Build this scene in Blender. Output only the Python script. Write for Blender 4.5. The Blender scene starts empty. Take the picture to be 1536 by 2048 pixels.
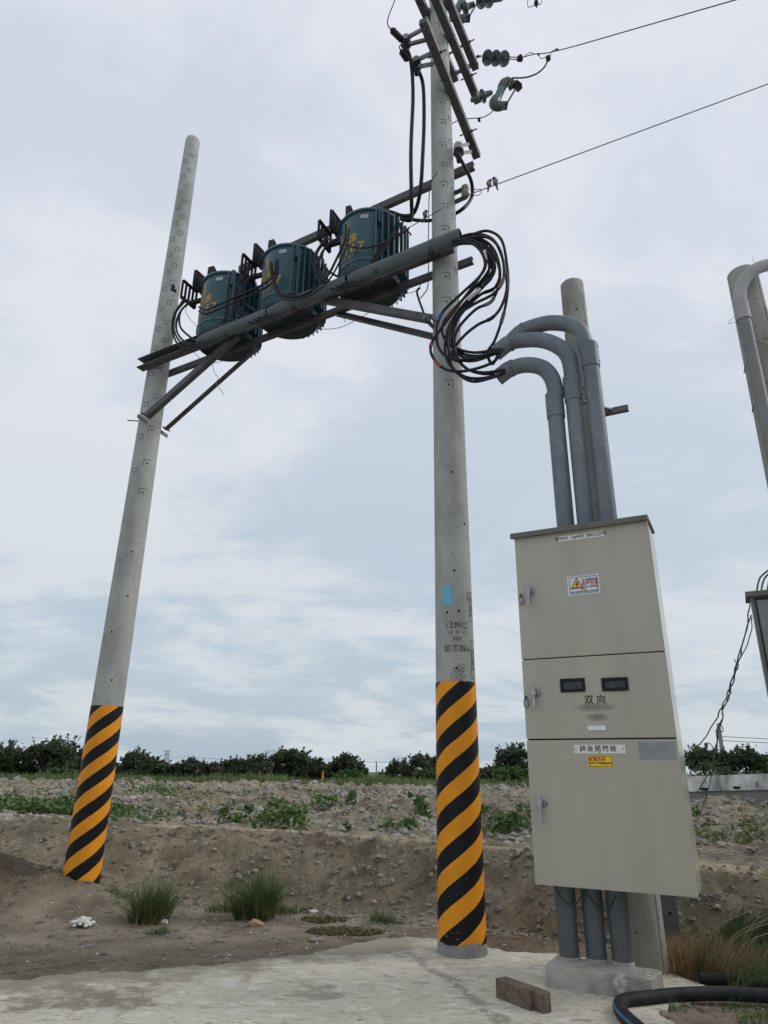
import bpy, math, random
import numpy as np
from mathutils import Vector, Matrix
random.seed(7); RNG = np.random.default_rng(11)
C = bpy.context.scene.collection
sc = bpy.context.scene

# ---------------------------------------------------------------- camera
F_PX = 1361.0; CAM_H = 1.2
_U = Vector((44, 3561, -F_PX)).normalized()
_F = Vector((0, 0, -1)); _F = (_F - _F.dot(_U) * _U).normalized()
_R = _F.cross(_U)
cam_d = bpy.data.cameras.new("Camera"); cam = bpy.data.objects.new("Camera", cam_d); C.objects.link(cam)
cam_d.sensor_fit = 'VERTICAL'; cam_d.sensor_height = 36; cam_d.lens = 36 * F_PX / 2048
cam_d.clip_start = 0.05; cam_d.clip_end = 6000
M3 = Matrix((_R, _F, _U)).to_4x4(); cam.matrix_world = Matrix.Translation((0, 0, CAM_H)) @ M3
sc.camera = cam
# ---------------------------------------------------------------- light and view
SUN_EL = math.radians(40); SUN_AZ = math.radians(86)      # azimuth from +Y towards +X
sd = bpy.data.lights.new("Sun", 'SUN'); sd.energy = 1.4; sd.angle = math.radians(22); sd.color = (1, .965, .92)
so = bpy.data.objects.new("Sun", sd); C.objects.link(so)
sdir = Vector((math.sin(SUN_AZ) * math.cos(SUN_EL), math.cos(SUN_AZ) * math.cos(SUN_EL), math.sin(SUN_EL)))
so.rotation_euler = sdir.to_track_quat('Z', 'Y').to_euler()
w = bpy.data.worlds.new("World"); sc.world = w; w.use_nodes = True
nt = w.node_tree; nt.nodes.clear(); N = nt.nodes.new; LK = nt.links.new
out = N('ShaderNodeOutputWorld'); bg = N('ShaderNodeBackground'); sky = N('ShaderNodeTexSky')
sky.sky_type = 'NISHITA'; sky.sun_disc = False; sky.sun_elevation = SUN_EL; sky.sun_rotation = SUN_AZ
sky.air_density = 1.4; sky.dust_density = 3.0; sky.ozone_density = 1.0
geo = N('ShaderNodeNewGeometry'); sep = N('ShaderNodeSeparateXYZ'); tcw = N('ShaderNodeTexCoord'); LK(tcw.outputs['Generated'], sep.inputs[0])
def mth(op, a, b=None, c=None):
    m = N('ShaderNodeMath'); m.operation = op
    for i, v in enumerate((a, b, c)):
        if v is None: continue
        if isinstance(v, (int, float)): m.inputs[i].default_value = v
        else: LK(v, m.inputs[i])
    return m.outputs[0]
zz = mth('ADD', mth('MAXIMUM', sep.outputs['Z'], 0.0), 0.20)
cx = mth('DIVIDE', sep.outputs['X'], zz); cy = mth('DIVIDE', sep.outputs['Y'], zz)
cmb = N('ShaderNodeCombineXYZ'); LK(cx, cmb.inputs[0]); LK(cy, cmb.inputs[1])
def wnoise(scale, detail, rough, vec, sx=1, sy=1, off=0, dist=0.0):
    mp = N('ShaderNodeMapping'); mp.inputs['Scale'].default_value = (sx, sy, 1); mp.inputs['Location'].default_value = (off, off * .7, 0); mp.inputs['Rotation'].default_value = (0, 0, .5)
    LK(vec, mp.inputs[0]); n = N('ShaderNodeTexNoise'); LK(mp.outputs[0], n.inputs['Vector'])
    n.inputs['Scale'].default_value = scale; n.inputs['Detail'].default_value = detail; n.inputs['Roughness'].default_value = rough; n.inputs['Distortion'].default_value = dist
    return n.outputs['Fac']
n1 = wnoise(.95, 8, .60, cmb.outputs[0], 1, 1.1, 3.1, .5); n2 = wnoise(3.2, 7, .62, cmb.outputs[0], 1, 1.25, 8.4, .7)
cf = mth('ADD', mth('MULTIPLY', n1, .72), mth('MULTIPLY', n2, .28))
rmp = N('ShaderNodeMapRange'); LK(cf, rmp.inputs[0]); rmp.inputs[1].default_value = .42; rmp.inputs[2].default_value = .575
rmp.interpolation_type = 'SMOOTHSTEP'
hi = N('ShaderNodeMapRange'); LK(sep.outputs['Z'], hi.inputs[0]); hi.inputs[1].default_value = 0.05; hi.inputs[2].default_value = 0.62
cloudc = N('ShaderNodeMix'); cloudc.data_type = 'RGBA'; LK(hi.outputs[0], cloudc.inputs['Factor'])
cloudc.inputs['A'].default_value = (.66, .715, .75, 1); cloudc.inputs['B'].default_value = (.77, .79, .87, 1)
skm = N('ShaderNodeMix'); skm.data_type = 'RGBA'; skm.blend_type = 'MULTIPLY'; skm.inputs['Factor'].default_value = 1
LK(sky.outputs[0], skm.inputs['A']); skm.inputs['B'].default_value = (.10, .10, .10, 1)
gap = N('ShaderNodeMix'); gap.data_type = 'RGBA'; gap.inputs['Factor'].default_value = .72
LK(skm.outputs['Result'], gap.inputs['A']); gap.inputs['B'].default_value = (.47, .605, .75, 1)
mx = N('ShaderNodeMix'); mx.data_type = 'RGBA'; LK(mth('ADD', mth('MULTIPLY', rmp.outputs[0], mth('ADD', mth('MULTIPLY', hi.outputs[0], -.38), .74)), mth('ADD', mth('MULTIPLY', hi.outputs[0], .46), .18)), mx.inputs['Factor'])
LK(gap.outputs['Result'], mx.inputs['A']); LK(cloudc.outputs['Result'], mx.inputs['B'])
LK(mx.outputs['Result'], bg.inputs['Color']); bg.inputs['Strength'].default_value = 1.0; LK(bg.outputs[0], out.inputs[0])
sc.view_settings.view_transform = 'Standard'; sc.view_settings.look = 'None'; sc.view_settings.exposure = 0; sc.view_settings.gamma = 1

# ---------------------------------------------------------------- where things stand
O = Vector((0, 0, CAM_H))
def ray(x, y):
    d = Vector((x - 768, -(y - 1024), -F_PX)); return Vector((_R.dot(d), _F.dot(d), _U.dot(d)))
def atY(x, y, Y): d = ray(x, y); return O + d * (Y / d.y)
def atZ(x, y, z): d = ray(x, y); return O + d * ((z - CAM_H) / d.z)
PB = Vector((-2.866, 7.38, 0)); PA = Vector((.593, 5.603, 0))      # feet of the two tall poles
u = (PA - PB).normalized(); nf = Vector((u.y, -u.x, 0)); UP = Vector((0, 0, 1))
def fr(s, n, z): return PB + u * s + nf * n + UP * z               # frame of the line between the poles
def pl(x, y, p, n): d = ray(x, y); return O + d * ((p - O).dot(n) / d.dot(n))
def pn(x, y, n): return pl(x, y, PB + nf * n, nf)
def ps(x, y, s): return pl(x, y, PB + u * s, u)
def loc(p): q = p - PB; return q.dot(u), q.dot(nf), p.z

# ---------------------------------------------------------------- materials
MATS = {}
def mat(name, c1, c2=None, scale=6, rough=.7, metal=0, bump=.15, bscale=None, detail=6, spread=(.35, .65), specks=None, stretch=(1, 1, 1), spec=.4, attr=None, two=False):
    if name in MATS: return MATS[name]
    m = bpy.data.materials.new(name); m.use_nodes = True; t = m.node_tree; t.nodes.clear()
    n = t.nodes.new; l = t.links.new
    o = n('ShaderNodeOutputMaterial'); b = n('ShaderNodeBsdfPrincipled'); l(b.outputs[0], o.inputs[0])
    tc = n('ShaderNodeTexCoord'); mp = n('ShaderNodeMapping'); mp.inputs['Scale'].default_value = stretch; l(tc.outputs['Object'], mp.inputs[0])
    c2 = c2 or tuple(v * .75 for v in c1)
    nz = n('ShaderNodeTexNoise'); l(mp.outputs[0], nz.inputs['Vector']); nz.inputs['Scale'].default_value = scale; nz.inputs['Detail'].default_value = detail; nz.inputs['Roughness'].default_value = .62
    mr = n('ShaderNodeMapRange'); l(nz.outputs['Fac'], mr.inputs[0]); mr.inputs[1].default_value, mr.inputs[2].default_value = spread
    mix = n('ShaderNodeMix'); mix.data_type = 'RGBA'; l(mr.outputs[0], mix.inputs['Factor']); mix.inputs['A'].default_value = (*c1, 1); mix.inputs['B'].default_value = (*c2, 1)
    col = mix.outputs['Result']
    if specks:
        for (sc_, thr, cc) in specks:
            v = n('ShaderNodeTexNoise'); l(tc.outputs['Object'], v.inputs['Vector']); v.inputs['Scale'].default_value = sc_; v.inputs['Detail'].default_value = 3
            r = n('ShaderNodeMapRange'); l(v.outputs['Fac'], r.inputs[0]); r.inputs[1].default_value = thr; r.inputs[2].default_value = thr + .05
            k = n('ShaderNodeMix'); k.data_type = 'RGBA'; l(r.outputs[0], k.inputs['Factor']); l(col, k.inputs['A']); k.inputs['B'].default_value = (*cc, 1); col = k.outputs['Result']
    if attr:
        a = n('ShaderNodeVertexColor'); a.layer_name = attr
        k = n('ShaderNodeMix'); k.data_type = 'RGBA'; k.blend_type = 'MULTIPLY'; k.inputs['Factor'].default_value = 1; l(col, k.inputs['A']); l(a.outputs['Color'], k.inputs['B']); col = k.outputs['Result']
    l(col, b.inputs['Base Color']); b.inputs['Roughness'].default_value = rough; b.inputs['Metallic'].default_value = metal
    b.inputs['Specular IOR Level'].default_value = spec
    if bump:
        nb = n('ShaderNodeTexNoise'); nb.inputs['Roughness'].default_value = .72 if name == 'soil' else .5; l(mp.outputs[0], nb.inputs['Vector']); nb.inputs['Scale'].default_value = bscale or scale * 6; nb.inputs['Detail'].default_value = 9 if name == 'soil' else 5
        bp = n('ShaderNodeBump'); bp.inputs['Strength'].default_value = bump; bp.inputs['Distance'].default_value = .07 if name == 'soil' else .02; l(nb.outputs['Fac'], bp.inputs['Height']); l(bp.outputs[0], b.inputs['Normal'])
    m['bsdf'] = 1; MATS[name] = m; return m
def leafmat(name, c1, c2, scale=3, rough=.6):
    if name in MATS: return MATS[name]
    m = mat(name, c1, c2, scale, rough, bump=0, detail=3); t = m.node_tree
    b = [x for x in t.nodes if x.type == 'BSDF_PRINCIPLED'][0]; o = [x for x in t.nodes if x.type == 'OUTPUT_MATERIAL'][0]
    tr = t.nodes.new('ShaderNodeBsdfTranslucent'); ms = t.nodes.new('ShaderNodeMixShader'); ms.inputs[0].default_value = .22
    t.links.new(b.inputs['Base Color'].links[0].from_socket, tr.inputs['Color'])
    t.links.new(b.outputs[0], ms.inputs[1]); t.links.new(tr.outputs[0], ms.inputs[2]); t.links.new(ms.outputs[0], o.inputs[0]); return m
conc = mat('pole_concrete', (.385, .395, .37), (.215, .22, .20), 3.2, .85, bump=.25, bscale=60, stretch=(1, 1, .45), spread=(.38, .74), specks=[(38, .66, (.17, .17, .155)), (1.6, .58, (.31, .315, .285)), (14, .68, (.50, .50, .47))])
conc_old = mat('old_concrete', (.34, .335, .295), (.19, .185, .16), 3.0, .9, bump=.35, bscale=50, stretch=(1, 1, .5), spread=(.36, .7), specks=[(30, .66, (.12, .11, .09))])
hole_m = mat('hole_dark', (.015, .015, .015), rough=.95, bump=0)
groove_m = mat('groove_shade', (.12, .12, .11), rough=.95, bump=0)
ink = mat('stencil_ink', (.06, .06, .065), (.26, .26, .25), 45, .9, bump=0, spread=(.42, .60))
galv = mat('painted_steel', (.105, .103, .108), (.066, .063, .065), 5, .6, metal=.2, bump=.08, spec=.3)
galv_l = mat('galvanised_steel', (.17, .175, .18), (.10, .10, .105), 9, .5, metal=.5, bump=.08)
pvc = mat('grey_pipe_plastic', (.15, .172, .195), (.10, .118, .14), 5, .5, bump=.08, specks=[(45, .70, (.3, .31, .32)), (7, .60, (.19, .20, .205))], stretch=(1, 1, .3))
pvc_b = mat('grey_conduit_plastic', (.095, .115, .128), (.065, .08, .09), 3, .5, bump=.05)
pvc_w = mat('light_pipe_plastic', (.36, .36, .35), (.26, .26, .25), 3, .55, bump=.05)
glue = mat('rusty_tape', (.20, .17, .14), (.13, .10, .085), 30, .8, bump=.1)
cab_m = mat('cabinet_paint', (.405, .382, .318), (.35, .33, .275), 1.5, .42, bump=.03, bscale=6, spread=(.3, .7), specks=[(55, .765, (.17, .15, .12))], stretch=(3, 3, .6))
cab_top = mat('cabinet_cap_paint', (.13, .12, .105), (.10, .09, .08), 8, .5, bump=.05)
seam_m = mat('dark_rubber_seam', (.03, .03, .028), rough=.8, bump=0)
chrome = mat('cast_metal_handle', (.42, .42, .43), (.25, .25, .26), 30, .35, metal=.85, bump=.1)
black_rub = mat('black_rubber', (.018, .017, .021), (.03, .028, .032), 12, .75, bump=.08, spec=.15)
cable_m = mat('cable_sheath', (.012, .012, .017), (.022, .022, .028), 20, .5, bump=.03, spec=.2)
cable_g = mat('grey_wire', (.10, .10, .105), rough=.5, metal=.3, bump=0)
wire_l = mat('bare_wire', (.22, .21, .20), rough=.5, metal=.4, bump=0)
green_cable = mat('green_wire', (.02, .07, .05), rough=.5, bump=0)
tape_r = mat('red_tape', (.35, .05, .05), rough=.5, bump=0); tape_b = mat('blue_tape', (.03, .06, .35), rough=.5, bump=0); tape_w = mat('white_tape', (.6, .62, .62), rough=.5, bump=0)
tank_m = mat('transformer_paint', (.032, .092, .115), (.022, .064, .084), 3, .32, bump=.03, spread=(.3, .75))
tank_d = mat('transformer_base_paint', (.014, .034, .042), (.02, .03, .032), 4, .6, bump=.08)
yel_let = mat('faded_yellow_paint', (.44, .27, .05), (.06, .085, .075), 22, .7, bump=0, spread=(.50, .64))
porc = mat('glazed_porcelain', (.085, .092, .095), (.05, .057, .06), 10, .25, bump=0)
porc_w = mat('pale_porcelain', (.36, .37, .36), (.22, .23, .22), 14, .3, bump=0)
porc_g = mat('green_porcelain', (.10, .17, .17), (.07, .12, .125), 10, .3, bump=0)
white_pl = mat('white_plate', (.72, .71, .66), (.62, .61, .57), 5, .5, bump=0)
blk = mat('black_lettering', (.02, .02, .02), rough=.7, bump=0); redl = mat('red_lettering', (.55, .04, .04), rough=.6, bump=0)
yel_s = mat('yellow_sticker', (.78, .55, .02), (.72, .50, .02), 9, .5, bump=0); org_s = mat('orange_symbol', (.75, .40, .09), rough=.5, bump=0)
win_f = mat('black_window_frame', (.010, .010, .012), rough=.6, spec=.25, bump=0)
blue_s = mat('blue_sticker', (.10, .36, .50), (.15, .42, .55), 9, .6, bump=0)
grey_s = mat('grey_nameplate', (.17, .18, .20), (.24, .25, .27), 6, .4, metal=.2, bump=0)
smudge = mat('pen_smudge', (.28, .265, .23), (.34, .325, .28), 25, .6, bump=0)
glass_m = mat('meter_glass', (.012, .014, .018), (.05, .052, .058), 16, .10, bump=0, spec=.5, spread=(.5, .7))
wood = mat('weathered_timber', (.19, .15, .105), (.095, .072, .052), 5, .85, bump=.4, bscale=25, stretch=(1, 6, 6))
dcab = mat('dark_cabinet_paint', (.17, .185, .18), (.14, .15, .15), 3, .45, bump=.03)
dcab_f = mat('cabinet_frame_paint', (.13, .125, .118), rough=.5, bump=.03)
stone_t = mat('tan_stone', (.36, .26, .15), (.24, .16, .09), 9, .8, bump=.3); stone_g = mat('grey_stone', (.24, .23, .21), (.13, .125, .11), 12, .9, bump=.5)
clod_m = mat('clod_soil', (.35, .33, .28), (.155, .145, .125), .9, .95, bump=.4, bscale=40, spread=(.35, .66))
fluff = mat('white_fluff', (.75, .74, .70), (.6, .59, .56), 30, .9, bump=0)
white_bit = mat('white_litter', (.6, .6, .57), (.42, .42, .39), 30, .8, bump=.2)
bark = mat('bark', (.10, .085, .07), (.06, .05, .04), 12, .9, bump=.5)
leaf_d = leafmat('dark_leaves', (.045, .066, .032), (.080, .105, .048), .9)
leaf_d2 = leafmat('dusty_leaves', (.065, .078, .044), (.10, .112, .062), 1.1)
leaf_m = leafmat('green_leaves', (.058, .115, .030), (.095, .16, .045), 1.6)
leaf_m2 = leafmat('scrub_leaves', (.085, .13, .045), (.12, .15, .06), 1.2)
leaf_l = leafmat('fresh_leaves', (.07, .14, .035), (.11, .19, .05), 3)
grass_m = leafmat('grass_blades', (.06, .10, .032), (.12, .155, .06), 9)
grass_f = leafmat('far_grass_blades', (.10, .155, .05), (.16, .20, .075), .5)
dry_m = leafmat('dry_grass_blades', (.36, .24, .12), (.20, .13, .06), 14)
brown_w = leafmat('brownish_weed', (.10, .105, .04), (.15, .12, .055), 14)
rubber_hose = mat('hose_rubber', (.010, .010, .012), (.028, .028, .028), 10, .65, bump=.1, spec=.2)
hose_blue = mat('hose_stripe', (.03, .12, .20), rough=.45, bump=0)
wall_w = mat('whitewash', (.74, .74, .71), (.25, .25, .235), 2.2, .85, bump=.1, spread=(.42, .66), stretch=(1, 1, .35), specks=[(5, .64, (.2, .2, .19))])
wall_g = mat('grey_render', (.27, .27, .25), (.20, .20, .18), 1.2, .9, bump=.15)
far_steel = mat('far_steel', (.33, .34, .36), rough=.6, bump=0)
orange_p = mat('orange_plastic', (.75, .20, .04), rough=.5, bump=0)
bird_m = mat('brown_plumage', (.11, .09, .07), (.06, .05, .04), 40, .8, bump=0); bird_l = mat('pale_plumage', (.30, .27, .22), rough=.8, bump=0)

def stripe_mat(name, lead, period, phase):
    m = bpy.data.materials.new(name); m.use_nodes = True; t = m.node_tree; n = t.nodes.new; l = t.links.new
    b = t.nodes['Principled BSDF']; tc = n('ShaderNodeTexCoord'); s = n('ShaderNodeSeparateXYZ'); l(tc.outputs['Object'], s.inputs[0])
    def mm(op, a, b_=None, c_=None):
        q = n('ShaderNodeMath'); q.operation = op
        for i, v in enumerate((a, b_, c_)):
            if v is None: continue
            if isinstance(v, (int, float)): q.inputs[i].default_value = v
            else: l(v, q.inputs[i])
        return q.outputs[0]
    th = mm('ARCTAN2', s.outputs['X'], mm('MULTIPLY', s.outputs['Y'], -1))
    v = mm('SUBTRACT', s.outputs['Z'], mm('MULTIPLY', th, lead / (2 * math.pi)))
    wob = n('ShaderNodeTexNoise'); l(tc.outputs['Object'], wob.inputs['Vector']); wob.inputs['Scale'].default_value = 9
    v = mm('ADD', v, mm('MULTIPLY', mm('SUBTRACT', wob.outputs['Fac'], .5), .012))
    f = mm('FRACT', mm('ADD', mm('DIVIDE', v, period), phase + 20))
    st = mm('GREATER_THAN', f, .5)
    def scr(sc_, thr, ww=.02):
        q = n('ShaderNodeTexNoise'); l(tc.outputs['Object'], q.inputs['Vector']); q.inputs['Scale'].default_value = sc_; q.inputs['Detail'].default_value = 4
        r = n('ShaderNodeMapRange'); l(q.outputs['Fac'], r.inputs[0]); r.inputs[1].default_value = thr; r.inputs[2].default_value = thr + ww; return r.outputs[0]
    mix = n('ShaderNodeMix'); mix.data_type = 'RGBA'; l(st, mix.inputs['Factor']); mix.inputs['A'].default_value = (.76, .29, .012, 1); mix.inputs['B'].default_value = (.006, .006, .008, 1)
    dn = n('ShaderNodeTexNoise'); l(tc.outputs['Object'], dn.inputs['Vector']); dn.inputs['Scale'].default_value = 4; dn.inputs['Detail'].default_value = 6
    dm = n('ShaderNodeMix'); dm.data_type = 'RGBA'; dm.blend_type = 'MULTIPLY'; l(mm('MULTIPLY', mm('SUBTRACT', dn.outputs['Fac'], .4), 1.6), dm.inputs['Factor']); l(mix.outputs['Result'], dm.inputs['A']); dm.inputs['B'].default_value = (.62, .60, .56, 1)
    low = n('ShaderNodeMapRange'); l(s.outputs['Z'], low.inputs[0]); low.inputs[1].default_value = .75; low.inputs[2].default_value = .15; low.inputs[3].default_value = 0; low.inputs[4].default_value = .09
    q = n('ShaderNodeTexNoise'); l(tc.outputs['Object'], q.inputs['Vector']); q.inputs['Scale'].default_value = 75; q.inputs['Detail'].default_value = 4
    fac = mm('MULTIPLY', mm('GREATER_THAN', mm('ADD', q.outputs['Fac'], low.outputs[0]), .765), .75)
    m2 = n('ShaderNodeMix'); m2.data_type = 'RGBA'; l(fac, m2.inputs['Factor']); l(dm.outputs['Result'], m2.inputs['A']); m2.inputs['B'].default_value = (.42, .42, .40, 1)
    l(m2.outputs['Result'], b.inputs['Base Color']); b.inputs['Roughness'].default_value = .5; b.inputs['Specular IOR Level'].default_value = .22; return m

# ---------------------------------------------------------------- mesh building
def perp(d):
    a = UP if abs(d.z) < .9 else Vector((1, 0, 0)); x = d.cross(a).normalized(); return x, d.cross(x).normalized()
class MB:
    def __init__(s): s.v = []; s.f = []; s.m = []; s.sm = []
    def add(s, vs, fs, m=0, smooth=False):
        o = len(s.v); s.v += [Vector(p) for p in vs]; s.f += [tuple(i + o for i in f) for f in fs]; s.m += [m] * len(fs); s.sm += [smooth] * len(fs)
    def obox(s, c, ax, ay, az, m=0):      # centre and three half-axis vectors
        vs = [c + ax * i + ay * j + az * k for k in (-1, 1) for j in (-1, 1) for i in (-1, 1)]
        s.add(vs, [(0, 2, 3, 1), (4, 5, 7, 6), (0, 1, 5, 4), (2, 6, 7, 3), (0, 4, 6, 2), (1, 3, 7, 5)], m)
    def bar(s, p0, p1, wd, ht, side=None, m=0):
        d = (p1 - p0); L = d.length; d.normalize()
        sd = (side - d * side.dot(d)).normalized() if side is not None else perp(d)[0]; t = d.cross(sd)
        s.obox((p0 + p1) / 2, d * (L / 2), sd * (wd / 2), t * (ht / 2), m)
    def channel(s, p0, p1, wd, ht, side, th=.008, m=0, flip=1):   # C section: web plus two flanges
        d = (p1 - p0).normalized(); sd = (side - d * side.dot(d)).normalized(); t = d.cross(sd)
        if t.z < 0: t = -t
        s.bar(p0 + sd * (wd / 2 - th / 2) * flip, p1 + sd * (wd / 2 - th / 2) * flip, th, ht, sd, m)
        for k in (-1, 1):
            o = t * k * (ht / 2 - th / 2) - sd * flip * (th * .55)
            s.bar(p0 + o, p1 + o, wd - th * 1.1, th, sd, m)
    def tube(s, pts, r, seg=10, m=0, caps=True, smooth=True):
        pts = [Vector(p) for p in pts]; n = len(pts); rs = r if isinstance(r, (list, tuple)) else [r] * n
        x = None; o = len(s.v); vs = []; fs = []
        for i, p in enumerate(pts):
            d = (pts[min(i + 1, n - 1)] - pts[max(i - 1, 0)]).normalized()
            if x is None: x = perp(d)[0]
            else: x = (x - d * x.dot(d)); x = x.normalized() if x.length > 1e-6 else perp(d)[0]
            y = d.cross(x)
            for k in range(seg):
                a = 2 * math.pi * k / seg; vs.append(p + (x * math.cos(a) + y * math.sin(a)) * rs[i])
        for i in range(n - 1):
            for k in range(seg):
                fs.append((i * seg + k, i * seg + (k + 1) % seg, (i + 1) * seg + (k + 1) % seg, (i + 1) * seg + k))
        s.add(vs, fs, m, smooth)
        if caps:
            s.add([vs[k] for k in range(seg)], [tuple(range(seg))], m); s.add([vs[(n - 1) * seg + k] for k in range(seg)], [tuple(range(seg))[::-1]], m)
    def cyl(s, p0, p1, r0, r1=None, seg=16, m=0): s.tube([p0, p1], [r0, r1 if r1 is not None else r0], seg, m)
    def lathe(s, p0, d, prof, seg=20, m=0, smooth=True):
        d = Vector(d).normalized(); x, y = perp(d); vs = []; fs = []
        for (t, r) in prof:
            for k in range(seg):
                a = 2 * math.pi * k / seg; vs.append(p0 + d * t + (x * math.cos(a) + y * math.sin(a)) * max(r, 1e-4))
        for i in range(len(prof) - 1):
            for k in range(seg): fs.append((i * seg + k, i * seg + (k + 1) % seg, (i + 1) * seg + (k + 1) % seg, (i + 1) * seg + k))
        s.add(vs, fs, m, smooth)
        s.add(vs[:seg], [tuple(range(seg))], m); s.add(vs[-seg:], [tuple(range(seg))[::-1]], m)
    def ball(s, c, r, sub=2, m=0, sq=(1, 1, 1), jit=0, rot=None, smooth=True, seed=0):
        vs, fs = ico(sub); rr = random.Random(seed)
        off = Vector((rr.random() * 9, rr.random() * 9, rr.random() * 9)); o = []
        for v in vs:
            k = 1 + jit * (math.sin(v.x * 3.1 + off.x) * math.cos(v.y * 2.7 + off.y) + .5 * math.sin(v.z * 6 + v.x * 5 + off.z)) + (rr.random() - .5) * jit * .5
            q = Vector((v.x * sq[0], v.y * sq[1], v.z * sq[2])) * r * k
            if rot: q = rot @ q
            o.append(c + q)
        s.add(o, fs, m, smooth)
    def prism(s, poly, c, ax, ay, az, th, m=0):   # 2D outline in ax, ay, thickness th along az
        n = len(poly); a = [c + ax * x + ay * y for x, y in poly]; b = [p + az * th for p in a]
        s.add(a + b, [tuple(range(n))[::-1], tuple(range(n, 2 * n))] + [(i, (i + 1) % n, n + (i + 1) % n, n + i) for i in range(n)], m)
    def text(s, body, size, c, ax, ay, m=0, bold=0.0, az=None, spacing=1.0, wrap=None):
        cu = bpy.data.curves.new('t', 'FONT'); cu.body = body; cu.size = size; cu.align_x = 'CENTER'; cu.align_y = 'CENTER'; cu.offset = bold; cu.resolution_u = 3; cu.space_character = spacing
        ob = bpy.data.objects.new('t', cu); C.objects.link(ob); bpy.context.view_layer.update()
        me = bpy.data.meshes.new_from_object(ob.evaluated_get(bpy.context.evaluated_depsgraph_get()))
        bpy.data.objects.remove(ob); bpy.data.curves.remove(cu)
        if wrap: vs = [wrap(v.co.x, v.co.y) for v in me.vertices]
        else: vs = [c + ax * v.co.x + ay * v.co.y for v in me.vertices]
        s.add(vs, [tuple(p.vertices) for p in me.polygons], m); bpy.data.meshes.remove(me)
    def build(s, name, mats, parent=None, bevel=0):
        me = bpy.data.meshes.new(name); org = Vector((0, 0, 0))
        ob = bpy.data.objects.new(name, me); C.objects.link(ob)
        if parent:
            ob.parent = parent; org = ORG[parent.name]; ORG[ob.name] = org
        else:
            xs = [v.x for v in s.v]; ys = [v.y for v in s.v]; zs = [v.z for v in s.v]
            org = Vector(((min(xs) + max(xs)) / 2, (min(ys) + max(ys)) / 2, min(zs))); ob.location = org; ORG[ob.name] = org
        me.from_pydata([tuple(v - org) for v in s.v], [], s.f)
        for m in (mats if isinstance(mats, (list, tuple)) else [mats]): me.materials.append(m)
        me.polygons.foreach_set('material_index', s.m); me.polygons.foreach_set('use_smooth', s.sm); me.update()
        if bevel:
            md = ob.modifiers.new('b', 'BEVEL'); md.width = bevel; md.segments = 2; md.limit_method = 'ANGLE'; md.angle_limit = math.radians(50)
        return ob
ORG = {}
_ico = {}
def ico(sub):
    if sub in _ico: return _ico[sub]
    t = (1 + 5 ** .5) / 2; vs = [Vector(v).normalized() for v in [(-1, t, 0), (1, t, 0), (-1, -t, 0), (1, -t, 0), (0, -1, t), (0, 1, t), (0, -1, -t), (0, 1, -t), (t, 0, -1), (t, 0, 1), (-t, 0, -1), (-t, 0, 1)]]
    fs = [(0, 11, 5), (0, 5, 1), (0, 1, 7), (0, 7, 10), (0, 10, 11), (1, 5, 9), (5, 11, 4), (11, 10, 2), (10, 7, 6), (7, 1, 8), (3, 9, 4), (3, 4, 2), (3, 2, 6), (3, 6, 8), (3, 8, 9), (4, 9, 5), (2, 4, 11), (6, 2, 10), (8, 6, 7), (9, 8, 1)]
    for _ in range(sub):
        c = {}; nf_ = []
        def mid(a, b):
            k = (min(a, b), max(a, b))
            if k not in c: vs.append(((vs[a] + vs[b]) / 2).normalized()); c[k] = len(vs) - 1
            return c[k]
        for a, b, d in fs: x, y, z = mid(a, b), mid(b, d), mid(d, a); nf_ += [(a, x, z), (b, y, x), (d, z, y), (x, y, z)]
        fs = nf_
    _ico[sub] = (vs, fs); return _ico[sub]
def thing(name, label, cat, at_, group=None):
    o = bpy.data.objects.new(name, None); C.objects.link(o); o.location = at_; o.empty_display_size = .1; ORG[o.name] = Vector(at_)
    o['label'] = label; o['category'] = cat
    if group: o['group'] = group
    return o
def tag(o, label, cat, group=None, kind=None):
    if kind != 'structure' or label:
        if label: o['label'] = label
        if cat: o['category'] = cat
    if group: o['group'] = group
    if kind: o['kind'] = kind
    return o
def spline(pts, n=8):
    pts = [Vector(p) for p in pts]; P = [pts[0] * 2 - pts[1]] + pts + [pts[-1] * 2 - pts[-2]]; o = []
    for i in range(1, len(P) - 2):
        for k in range(n):
            t = k / n; a, b, c, d = P[i - 1], P[i], P[i + 1], P[i + 2]
            o.append(.5 * ((2 * b) + (c - a) * t + (2 * a - 5 * b + 4 * c - d) * t * t + (3 * b - a - 3 * c + d) * t ** 3))
    o.append(P[-2]); return o
def copy_tree(root, d, label, group):
    r = root.copy(); C.objects.link(r); r.location = root.location + d; r['label'] = label; r['group'] = group; ORG[r.name] = ORG[root.name] + d
    for ch in root.children:
        c = ch.copy(); C.objects.link(c); c.parent = r
        for g in ch.children:
            k = g.copy(); C.objects.link(k); k.parent = c
    return r
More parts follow.
